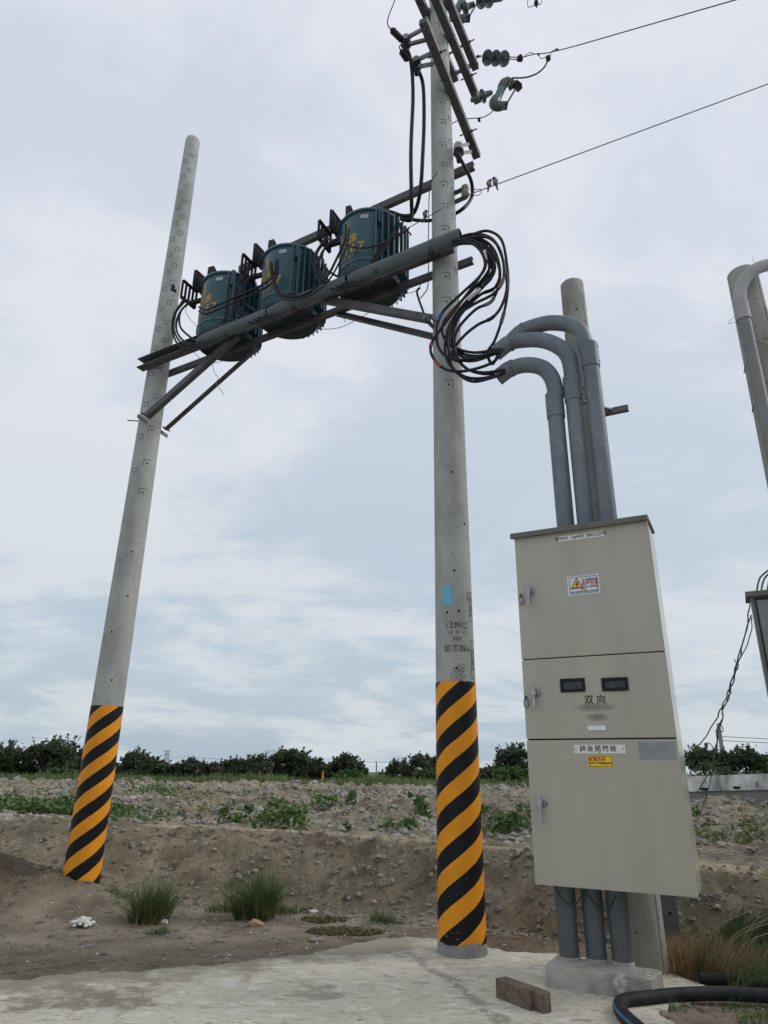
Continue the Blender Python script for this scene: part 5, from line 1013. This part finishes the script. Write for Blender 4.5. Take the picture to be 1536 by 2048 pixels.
tuft(575, 1826, .18, .18, 260, 'sparse low grass on the right side of the tallest tuft', seed=7, spread=1.5)
tuft(640, 1755, .07, .14, 90, 'small thin tuft growing on the face of the bank', seed=8, spread=1.2)
tuft(240, 1790, .12, .16, 160, 'sparse tuft just right of the foot of the left striped pole', seed=9, spread=1.3)
tuft(600, 1768, .05, .10, 50, 'tiny green sprig low on the bank', seed=10, spread=1.4, m=leaf_m)
tuft(225, 1700, .08, .20, 90, 'small green tuft beside the lower stripes of the left pole', seed=12, spread=1.0, m=leaf_m)
tuft(1285, 1872, .10, .22, 200, 'green grass clump glimpsed between the pipes under the cabinet', seed=13, spread=1.0) if False else None
def patch_leaves(name, c, rx, ry, n, size, h, m, label, cat, seed, kind=None, group=None):
    r = np.random.default_rng(seed); a = r.random(n) * 6.283; q = np.sqrt(r.random(n)); x = c[0] + np.cos(a) * q * rx; y = c[1] + np.sin(a) * q * ry; z = height(x, y) + r.random(n) * h * (1 - q * .5)
    o = leafcloud(name, np.stack([x, y, z], -1), size, m, seed); return tag(o, label, cat, group, kind)
def leafcloud(name, Pn, size, m, seed, parent=None, loc_=(0, 0, 0), flat=.5, fold=.25):
    r = np.random.default_rng(seed); n = len(Pn); size = np.broadcast_to(size, n) * (.6 + .8 * r.random(n))
    d = r.normal(size=(n, 3)); d[:, 2] *= flat; d /= np.linalg.norm(d, axis=1)[:, None]; e = np.cross(d, r.normal(size=(n, 3))); e /= np.linalg.norm(e, axis=1)[:, None] + 1e-9
    s = size[:, None]; nn = np.cross(d, e); V = np.stack([Pn - d * s * .5, Pn + e * s * .30 + nn * s * fold * .3, Pn + d * s * .5, Pn - e * s * .30 + nn * s * fold * .3], 1).reshape(-1, 3)
    F = (np.arange(n) * 4)[:, None] + np.arange(4)[None]; return npmesh(name, V, F, m, loc_=loc_, parent=parent)
c = atZ(690, 1862, 0); patch_leaves('creeping_weed', (c.x, c.y), .32, .16, 1800, .020, .035, brown_w, 'low brownish green creeping weed mat on the dirt', 'weed', 21)
c = atZ(648, 1838, 0); patch_leaves('creeping_weed', (c.x + .0, c.y), .20, .12, 900, .020, .04, brown_w, 'smaller creeping weed mat just behind the large one', 'weed', 22)
# leafy weeds in the field: stems plus broad leaves
def weed(px, py, h, w_, n, label, m=leaf_m, seed=0, size=.075, Y=None):
    h *= .82; w_ *= 1.3; size *= .9
    p = atZ(px, py, .5)
    for _ in range(25): q = atZ(px, py, hz(p.x, p.y)); p = p + (q - p) * .5
    r = np.random.default_rng(seed + 50); t = thing('leafy_weed', label, 'weed', Vector((p.x, p.y, hz(p.x, p.y) - .02)), 'leafy weeds on the ploughed field')
    k = max(2, int(w_ / .16)); mb = MB(); PP = []
    for i in range(k):
        a = r.random() * 6.28; q = r.random() ** .5 * w_ * .4; b = Vector((p.x + math.cos(a) * q, p.y + math.sin(a) * q, 0)); b.z = hz(b.x, b.y) - .02; hh = h * (.55 + .45 * r.random()); lx, ly = r.normal(0, .12 * hh + .02), r.normal(0, .10 * hh)
        tip = b + Vector((lx, ly, hh)); mb.tube([b, (b + tip) / 2 + Vector((lx * .1, 0, 0)), tip], [.008, .006, .003], 5)
        m_ = n // k; f = r.random(m_) ** .7; sp = w_ * .30 * (1.15 - f * .7); an = r.random(m_) * 6.283
        PP.append(np.stack([b.x + lx * f + np.cos(an) * sp * r.random(m_) ** .4, b.y + ly * f + np.sin(an) * sp * r.random(m_) ** .4, b.z + .03 + hh * f + r.normal(0, .015, m_)], -1))
    mb.build('stem', leaf_m, t); Pn = np.concatenate(PP) - np.array(t.location); leafcloud('leaves', Pn, size, m, seed, t)
for i, (px, py, h, w_, n, lab, sz) in enumerate([
    (578, 1655, .42, .62, 420, 'largest leafy weed on the field, left of centre behind the bank crest', .085), (510, 1648, .30, .30, 120, 'medium leafy weed just left of the largest one', .085), (462, 1645, .34, .34, 150, 'leafy weed second to the left of the largest one', .085),
    (640, 1618, .42, .55, 200, 'leafy weed further back, up and right of the largest one', .08), (697, 1612, .50, .32, 150, 'narrow upright weed right of centre in the field', .08), (690, 1663, .16, .10, 14, 'tiny two-leaved weed right on the bank crest', .11), (768, 1660, .16, .18, 24, 'small bright weed on the bank crest left of the tall striped pole', .10),
    (818, 1668, .20, .38, 110, 'low weed cluster touching the left side of the tall striped pole', .08), (862, 1640, .40, .40, 170, 'dark green weed standing directly left of the tall striped pole', .085), (832, 1600, .40, .30, 90, 'small weed far back left of the tall striped pole', .08),
    (1030, 1670, .42, .62, 330, 'bushy weed between the tall striped pole and the cabinet', .085), (985, 1635, .25, .45, 140, 'low weed just right of the tall striped pole', .08), (300, 1598, .50, .90, 330, 'wide dark weed clump in the left middle of the field', .08),
    (270, 1622, .12, .40, 60, 'flat little weed right of the left striped pole', .07), (290, 1640, .10, .3, 40, 'tiny flat weed behind the bank crest at the left', .06), (380, 1640, .10, .3, 40, 'second tiny flat weed behind the bank crest', .06), (535, 1605, .16, .3, 50, 'faint small weed behind the medium ones', .06),
    (1432, 1668, .22, .30, 90, 'bright weed right of the cabinet on the bank', .07), (1405, 1640, .25, .25, 70, 'weed half hidden by the right side of the cabinet', .07), (1505, 1672, .16, .3, 60, 'small weed near the right edge on the bank', .06), (1470, 1600, .32, .5, 160, 'dark weed in front of the white wall', .07), (155, 1632, .35, .4, 160, 'weed touching the left side of the left striped pole', .08), (1135, 1640, .3, .5, 100, 'weed peeking out left of the cabinet', .08)]):
    if px != 1135: weed(px, py, h, w_, n, lab, leaf_m if i % 3 else leaf_l, i, sz)
def scrub_pts(r, n):
    y = 9 + 25 * r.random(n) ** 1.3; x = (r.random(n) * 2 - 1) * (y * .72 + 1); P_ = np.stack([x, y], -1); t = np.interp(x, TX, TY); k = (y > t + .6) & (fbm(x * .55, y * .55, 4, 91) + .35 * fbm(x * 3, y * 3, 2, 92) > .80); return P_[k]
_r = np.random.default_rng(93); _P = scrub_pts(_r, 30000)[:7000]; tag(leafcloud('low_scrub', np.concatenate([_P, (height(_P[:, 0], _P[:, 1]) + _r.random(len(_P)) * .14)[:, None]], 1), .075, leaf_m2, 94), 'low patchy green scrub spreading between the clods of the field', 'weeds', kind='stuff')
c = atZ(45, 1625, .5); patch_leaves('vine_patch', (c.x, c.y), 1.9, 1.1, 3800, .085, .30, leaf_m, 'wide patch of leafy green vines on the field at the left edge', 'vines', 31, 'stuff')
# grass at the right: dry and green
def turf(name, poly_fn, n, h, wid, m, label, seed, lean0=(0, 0), kind='stuff', cat='grass'):
    r = np.random.default_rng(seed); P_ = poly_fn(r, n); n = len(P_); z = height(P_[:, 0], P_[:, 1]); la = r.random(n) * 6.283; lm = r.random(n) * .8
    lean = np.stack([np.cos(la) * lm + lean0[0], np.sin(la) * lm + lean0[1], 0 * lm], -1); hh = h * (.4 + .6 * r.random(n)) * (1 if name != 'meadow_grass' else (.35 + 1.1 * fbm(P_[:, 0] * .5, P_[:, 1] * .3, 4, 77))); return tag(blades(name, np.stack([P_[:, 0], P_[:, 1], z - .01], -1), hh, wid, lean, m, seed=seed), label, cat, kind=kind)
def g_right(r, n):
    x = 2.1 + r.random(n) * 2.2; y = 4.75 + r.random(n) * 1.0; P_ = np.stack([x, y], -1); d = fbm(x * 2.2, y * 2.2, 3, 90); return P_[(d + (x - 2.30) * .42 - (y - 5.1) * .25 > .40)]
turf('grass', g_right, 14000, .24, .007, grass_m, 'windblown green grass on the slope at the right edge', 41, (.5, -.1))
def g_dry(r, n):
    a = r.random(n) * 6.283; q = np.sqrt(r.random(n)); return np.stack([2.12 + np.cos(a) * q * .34 + .0, 5.32 + np.sin(a) * q * .42], -1)
turf('dry_grass', g_dry, 2600, .26, .006, dry_m, 'clump of dry orange brown grass beside the plinth and pole', 42, (.5, -.1), kind=None, cat='dry grass')
def g_corner(r, n):
    x = 1.5 + r.random(n) * 1.3; y = 4.0 + r.random(n) * .55; P_ = np.stack([x, y], -1); return P_[fbm(x * 3, y * 3, 3, 95) > .50]
turf('grass', g_corner, 1500, .09, .006, leaf_m, 'short green grass in the bottom right corner', 43, (.2, 0))
mb = MB(); rr = random.Random(4)
for k in range(26):
    x = 2.2 + rr.random() * 1.0; y = 4.9 + rr.random() * .9; b = Vector((x, y, hz(x, y))); mb.tube(spline([b, b + Vector((.1, -.02, .22)), b + Vector((.28 + rr.random() * .2, -.1, .30 + rr.random() * .1))], 4), .0022, 4)
o = mb.build('dry_stalks', mat('straw', (.38, .33, .20), rough=.8, bump=0)); tag(o, 'thin straw stalks sticking out of the windblown grass', 'stalks', kind='stuff')
# straw litter on the ground right of the tall pole
def litter_r(r, n): return np.stack([.8 + r.random(n) * .9, 5.75 + r.random(n) * .55], -1)
turf('straw_litter', litter_r, 700, .06, .004, dry_m, 'scattered dry straw on the dirt between the striped pole and the plinth', 44, (.8, .2), cat='straw')
# far grass strip
def g_far(r, n):
    y = 33.5 + r.random(n) * 9; x = (r.random(n) * 2 - 1) * (y * .75); return np.stack([x, y], -1)
turf('meadow_grass', g_far, 42000, .62, .05, grass_f, 'strip of tall green grass between the ploughed field and the trees', 45, (.25, 0))
# ---------------------------------------------------------------- trees
def tree(px, top, base, wpx, Y, label, seed, m=leaf_d, wind=.3, dens=1.0, openness=.0, name='windswept_tree', cat='tree', group='trees behind the field', leaf=.15):
    a = atY(px, top, Y); b = atY(px, base, Y); H_ = a.z - b.z + .25; W_ = wpx / F_PX * Y * 1.22; r = np.random.default_rng(seed); rr = random.Random(seed)
    z0 = b.z - .25; t = thing(name, label, cat, Vector((b.x, Y, z0)), group); o0 = Vector((b.x, Y, z0)); lo = np.array(o0)
    nc = int(12 + W_ * 6); CC = []
    for i in range(nc):
        f = rr.random() ** .75; wz = (.95 - .55 * f ** 1.7) * (1 - openness * .4 * (1 - f)); xx = (rr.random() * 2 - 1) * W_ * .5 * wz; z = H_ * (.10 + .80 * f) * (1 - .55 * (abs(xx) / (W_ * .5 + .01)) ** 2.2)
        if i < 3: xx = (i - 1) * W_ * .18 * rr.random(); z = H_ * (.86 - .06 * abs(i - 1))
        if openness and z < H_ * openness: z = H_ * (openness + rr.random() * .3)
        CC.append((xx + wind * z * .35, (rr.random() * 2 - 1) * W_ * .32, max(z, .12), (.15 + .15 * rr.random()) * H_ ** .6))
    mb = MB(); tk = .05 + .025 * H_; top_ = Vector((wind * H_ * .25, 0, H_ * .75)); mid = Vector((wind * H_ * .05 - .05, 0, H_ * .4))
    mb.tube([o0 - UP * .1, o0 + mid * .5, o0 + mid, o0 + top_], [tk, tk * .8, tk * .6, tk * .2], 8)
    for c in CC[::2]:
        q = Vector(c[:3]); s_ = mid * (rr.random() * .7 + .2); mb.tube([o0 + s_, o0 + (s_ + q) / 2 + Vector((0, 0, -.05 * H_)), o0 + q], [tk * .4, tk * .25, tk * .08], 5)
    mb.build('trunk', bark, t); PP = []
    for (cx_, cy_, cz_, cr) in CC:
        n = int(190 * dens * (cr / .3) ** 1.6) + 40; d = r.normal(size=(n, 3)); d /= np.linalg.norm(d, axis=1)[:, None]; q = r.random(n) ** .55
        p_ = d * q[:, None] * np.array([cr * 1.25, cr * 1.1, cr * .75]) + np.array([cx_, cy_, cz_]); p_[:, 0] += wind * .3 * (p_[:, 2] - cz_); PP.append(p_)
        k = int(3 + rr.random() * 3)          # sprays that break the outline
        for j in range(k):
            dd = np.array([rr.gauss(.4 * wind, .6), rr.gauss(0, .5), .35 + rr.random() * .7]); dd /= np.linalg.norm(dd); f = r.random(16)[:, None]; PP.append(np.array([cx_, cy_, cz_]) + dd * cr * (.7 + 1.0 * f) + r.normal(0, .035, (16, 3)))
    Pn = np.concatenate(PP); Pn = Pn[Pn[:, 2] > .02]; leafcloud('crown', Pn, leaf, m, seed, t, flat=.7)
TR = [(-12, 1494, 70, .3, 'tree cut off by the left edge of the picture', leaf_d), (95, 1484, 150, .35, 'broadest dark domed tree, near the left edge', leaf_d), (22, 1528, 90, .2, 'low round dark shrub tree at the left edge, before the domed one', leaf_d2), (165, 1522, 80, .2, 'dusty shrub tree partly behind the left striped pole', leaf_d2),
      (262, 1506, 64, .25, 'dark tree with a knob on top, just right of the left striped pole', leaf_d), (302, 1524, 84, .3, 'rounded tree second to the right of the left striped pole', leaf_d), (368, 1524, 56, .6, 'small strongly wind-combed tree with gaps either side', leaf_d2), (420, 1530, 80, .4, 'low even tree left of the centre of the row', leaf_d2), (462, 1524, 60, .4, 'slightly higher tree right after the low even one', leaf_d),
      (500, 1517, 70, .45, 'dark tree left of the tallest open one', leaf_d), (520, 1532, 60, .3, 'low dark tree in front of the tallest open one', leaf_d2), (570, 1503, 88, .5, 'tallest open tree in the middle of the row with bare twigs', leaf_d), (628, 1522, 60, .4, 'small tree right of the tallest open one', leaf_d), (688, 1518, 84, .15, 'compact dark tree at the right end of the left row', leaf_d),
      (792, 1530, 50, .1, 'small round tree left of the tall striped pole', leaf_d), (838, 1516, 86, .2, 'wide dark tree directly left of the tall striped pole', leaf_d2), (880, 1520, 60, .2, 'tree hidden mostly behind the tall striped pole', leaf_d),
      (1034, 1496, 88, .0, 'dense tall dark tree just left of the cabinet', leaf_d), (978, 1541, 44, .0, 'low dark shrub tree right of the tall striped pole', leaf_d2), (1110, 1510, 90, .1, 'tree almost hidden behind the cabinet', leaf_d)]
for i, (px, tp, w_, wd, lab, m) in enumerate(TR):
    tree(px, tp, 1563, w_, 42 + (i * 37 % 5) * .5 - 1, lab, 100 + i, m, wd, 1.0, .25 if i in (11, 6) else 0)
for i, (px, tp, bs, w_, lab) in enumerate([(1412, 1501, 1552, 62, 'branching tree just right of the cabinet behind the white wall'), (1455, 1512, 1552, 34, 'narrow tree behind the leaning far pole'), (1496, 1505, 1550, 72, 'spreading tree near the right edge behind the white wall'), (1540, 1518, 1550, 40, 'tree at the right edge behind the white wall')]):
    tree(px, tp, bs, w_, 30, lab, 140 + i, leaf_d, .1, 1.3, .45, leaf=.12)
tree(1020, 1540, 1563, 76, 39, 'light green broad-leaved shrub in front of the dense tall tree', 160, leaf_m, 0, .8, 0, 'shrub', 'shrub', 'shrubs before the trees', .2)
tree(120, 1543, 1566, 92, 40, 'light green shrub before the broadest domed tree', 161, leaf_m, .2, .8, 0, 'shrub', 'shrub', 'shrubs before the trees', .17)
tree(850, 1545, 1566, 60, 39.5, 'light green shrub left of the tall striped pole, before the trees', 162, leaf_m, .1, .8, 0, 'shrub', 'shrub', 'shrubs before the trees', .17)
tree(700, 1548, 1566, 90, 39.6, 'green shrub below the compact dark tree', 163, leaf_m, .1, .8, 0, 'shrub', 'shrub', 'shrubs before the trees', .17)
def hedge(x0, x1, Y, zt_, n, label, seed, m):
    r = np.random.default_rng(seed); x = x0 + (x1 - x0) * r.random(n); y = Y + r.normal(0, .5, n); top_ = zt_ * (.35 + 1.0 * fbm(x * .9, y * 0 + seed, 5, seed)); z = .3 + (top_ - .3) * r.random(n) ** .7
    tag(leafcloud('thicket', np.stack([x, y, z], -1), .16, m, seed), label, 'thicket', kind='stuff')
hedge(-26, -1.5, 43.5, 1.45, 18000, 'low dark thicket filling the gaps between the left row of trees', 71, leaf_d2)
hedge(1.4, 16, 43.5, 1.25, 8000, 'low dark thicket between and behind the trees right of centre', 72, leaf_d2)
hedge(12.0, 24, 29, 2.05, 16000, 'clipped looking dark thicket right behind the white wall', 73, leaf_d)
mb = MB(); rr = random.Random(8)      # bare twigs over the tallest tree
c0 = atY(545, 1512, 42)
for k in range(16): b = c0 + Vector((rr.gauss(0, .35), 0, -.2)); mb.tube([b, b + Vector((rr.gauss(0, .12), 0, .28)), b + Vector((rr.gauss(-.05, .22), 0, .5 + rr.random() * .15))], [.012, .008, .004], 4)
tag(mb.build('bare_twigs', bark), 'bare leafless twigs above the left shoulder of the tallest open tree', 'twigs')
# ---------------------------------------------------------------- far wall, poles, fence, tower, marker
tW = thing('boundary_wall', 'long low wall with stained white top and grey base, right of the cabinet', 'wall', Vector((9, 19, .3)))
wp = [Vector((7.4, 20.7, 0)), Vector((8.5, 20.0, 0)), Vector((10.2, 18.6, 0)), Vector((11.6, 16.9, 0)), Vector((13.5, 14.0, 0)), Vector((16, 9.5, 0))]
wp = spline(wp, 6)
for nm, z0, z1, th, m in (('base', .1, .80, .16, wall_g), ('whitewashed_top', .803, 1.165, .22, wall_w)):
    mb = MB(); n = len(wp); ring = []
    for i, p in enumerate(wp):
        d = (wp[min(i + 1, n - 1)] - wp[max(i - 1, 0)]).normalized(); s_ = Vector((-d.y, d.x, 0)); zz1 = z1 + .06 * (p.x - 8.5) + (.02 if nm != 'base' else 0); zz0 = z0 + (.06 * (p.x - 8.5) if nm != 'base' else 0)
        ring.append([p - s_ * th + UP * zz0, p - s_ * th + UP * zz1, p + s_ * th + UP * zz1, p + s_ * th + UP * zz0])
    mb.add([q for r_ in ring for q in r_], [(i * 4 + k, i * 4 + (k + 1) % 4, (i + 1) * 4 + (k + 1) % 4, (i + 1) * 4 + k) for i in range(n - 1) for k in range(4)]); mb.build(nm, m, tW)
for px, py in ((1408, 1578), (1474, 1575)):
    p = pl(px, py, Vector((9.4, 19.0, 0)), Vector((-.6, -.8, 0)).normalized()); mb = MB(); mb.bar(p - Vector((.09, 0, 0)), p + Vector((.09, 0, 0)), .06, .06, UP); mb.build('drain_outlet', hole_m, tW)
def far_pole(px, top, base, Y, r, label, lean=0, arms=(), m=far_steel):
    a, b = atY(px, top, Y), atY(px + lean, base, Y); mb = MB(); mb.cyl(b - UP * .5, a, r * 1.3, r, 8)
    for f, w_ in arms: q = b + (a - b) * f; mb.bar(q - Vector((w_, 0, 0)), q + Vector((w_, 0, 0)), r, r, UP)
    return tag(mb.build('far_utility_pole', m), label, 'utility pole')
far_pole(1437, 1447, 1550, 34, .09, 'thin leaning utility pole behind the wall, right of the cabinet', 13, (), conc_old)
for y, lab in ((1473, 'upper faint wire running right from the far leaning pole'), (1481, 'lower faint wire running right from the far leaning pole')): cable([atY(1442, y, 34), atY(1500, y + 3, 34), atY(1600, y + 8, 34)], .014, lab, 'distant_wire', 'wire', m=cable_g, n=3)
far_pole(753, 1523, 1552, 70, .06, 'tiny distant pole in the gap left of the tall striped pole', 0)
cable([atY(690, 1526, 70), atY(753, 1524, 70), atY(880, 1530, 70)], .018, 'faint distant wire across the gap in the trees', 'distant_wire', 'wire', m=cable_g, n=3)
far_pole(719, 1533, 1552, 70, .05, 'short distant post with a rounded top beside the gap in the trees', 0, ((.95, .18),))
mb = MB()
for z_ in (1547, 1550.5): mb.bar(atY(716, z_, 66), atY(762, z_ + .5, 66), .05, .05, UP)
for k in range(8): a = atY(717 + k * 6.3, 1545, 66); mb.bar(a, a - UP * .5, .05, .05, UP)
mb.bar(atY(738, 1551, 68), atY(760, 1551, 68), .05, .25, UP)
tag(mb.build('distant_fence', far_steel), 'pale distant fence seen through the gap in the trees', 'fence')
tw = thing('transmission_tower', 'faint lattice transmission tower on the horizon right of the left pole', 'tower', atY(329, 1545, 420)); mb = MB()
a0 = atY(329, 1550, 420); H_ = atY(329, 1501, 420).z - a0.z
for sx in (-1, 1):
    for sy in (-1, 1): mb.bar(a0 + Vector((sx * 1.8, sy * 1.8, 0)), a0 + Vector((sx * .5, sy * .5, H_)), .22, .22, UP.cross(Vector((1, 0, 0))))
for k in range(8):
    z_, z2 = H_ * k / 8, H_ * (k + 1) / 8; w1, w2 = 1.8 - 1.3 * k / 8, 1.8 - 1.3 * (k + 1) / 8
    for sx in (-1, 1): mb.bar(a0 + Vector((sx * w1, -w1, z_)), a0 + Vector((-sx * w2, -w2, z2)), .12, .12, Vector((0, 1, 0)))
mb.build('lattice', far_steel, tw); mb = MB()
for f, w_ in ((.98, 2.2), (.82, 2.6), (.66, 2.6)): mb.bar(a0 + Vector((-w_, 0, H_ * f)), a0 + Vector((w_, 0, H_ * f)), .25, .3, UP)
mb.build('cross_arm', far_steel, tw)
cable([atY(331, 1515, 400), atY(372, 1514, 300), atY(460, 1520, 200)], .06, 'faint power line from the distant tower passing behind the trees', 'distant_wire', 'wire', m=far_steel, n=3)
c = atY(645, 1563, 38.3); c.z = .42; t = thing('marker_cone', 'tiny orange marker standing in the far green grass', 'marker', c); mb = MB(); mb.lathe(c, UP, [(0, .16), (.04, .15), (.05, .10), (.75, .03), (.80, .025)], 14); mb.build('cone', orange_p, t)
mb = MB(); mb.obox(c + UP * .02, Vector((.19, 0, 0)), Vector((0, .19, 0)), UP * .02); mb.build('foot', orange_p, t)
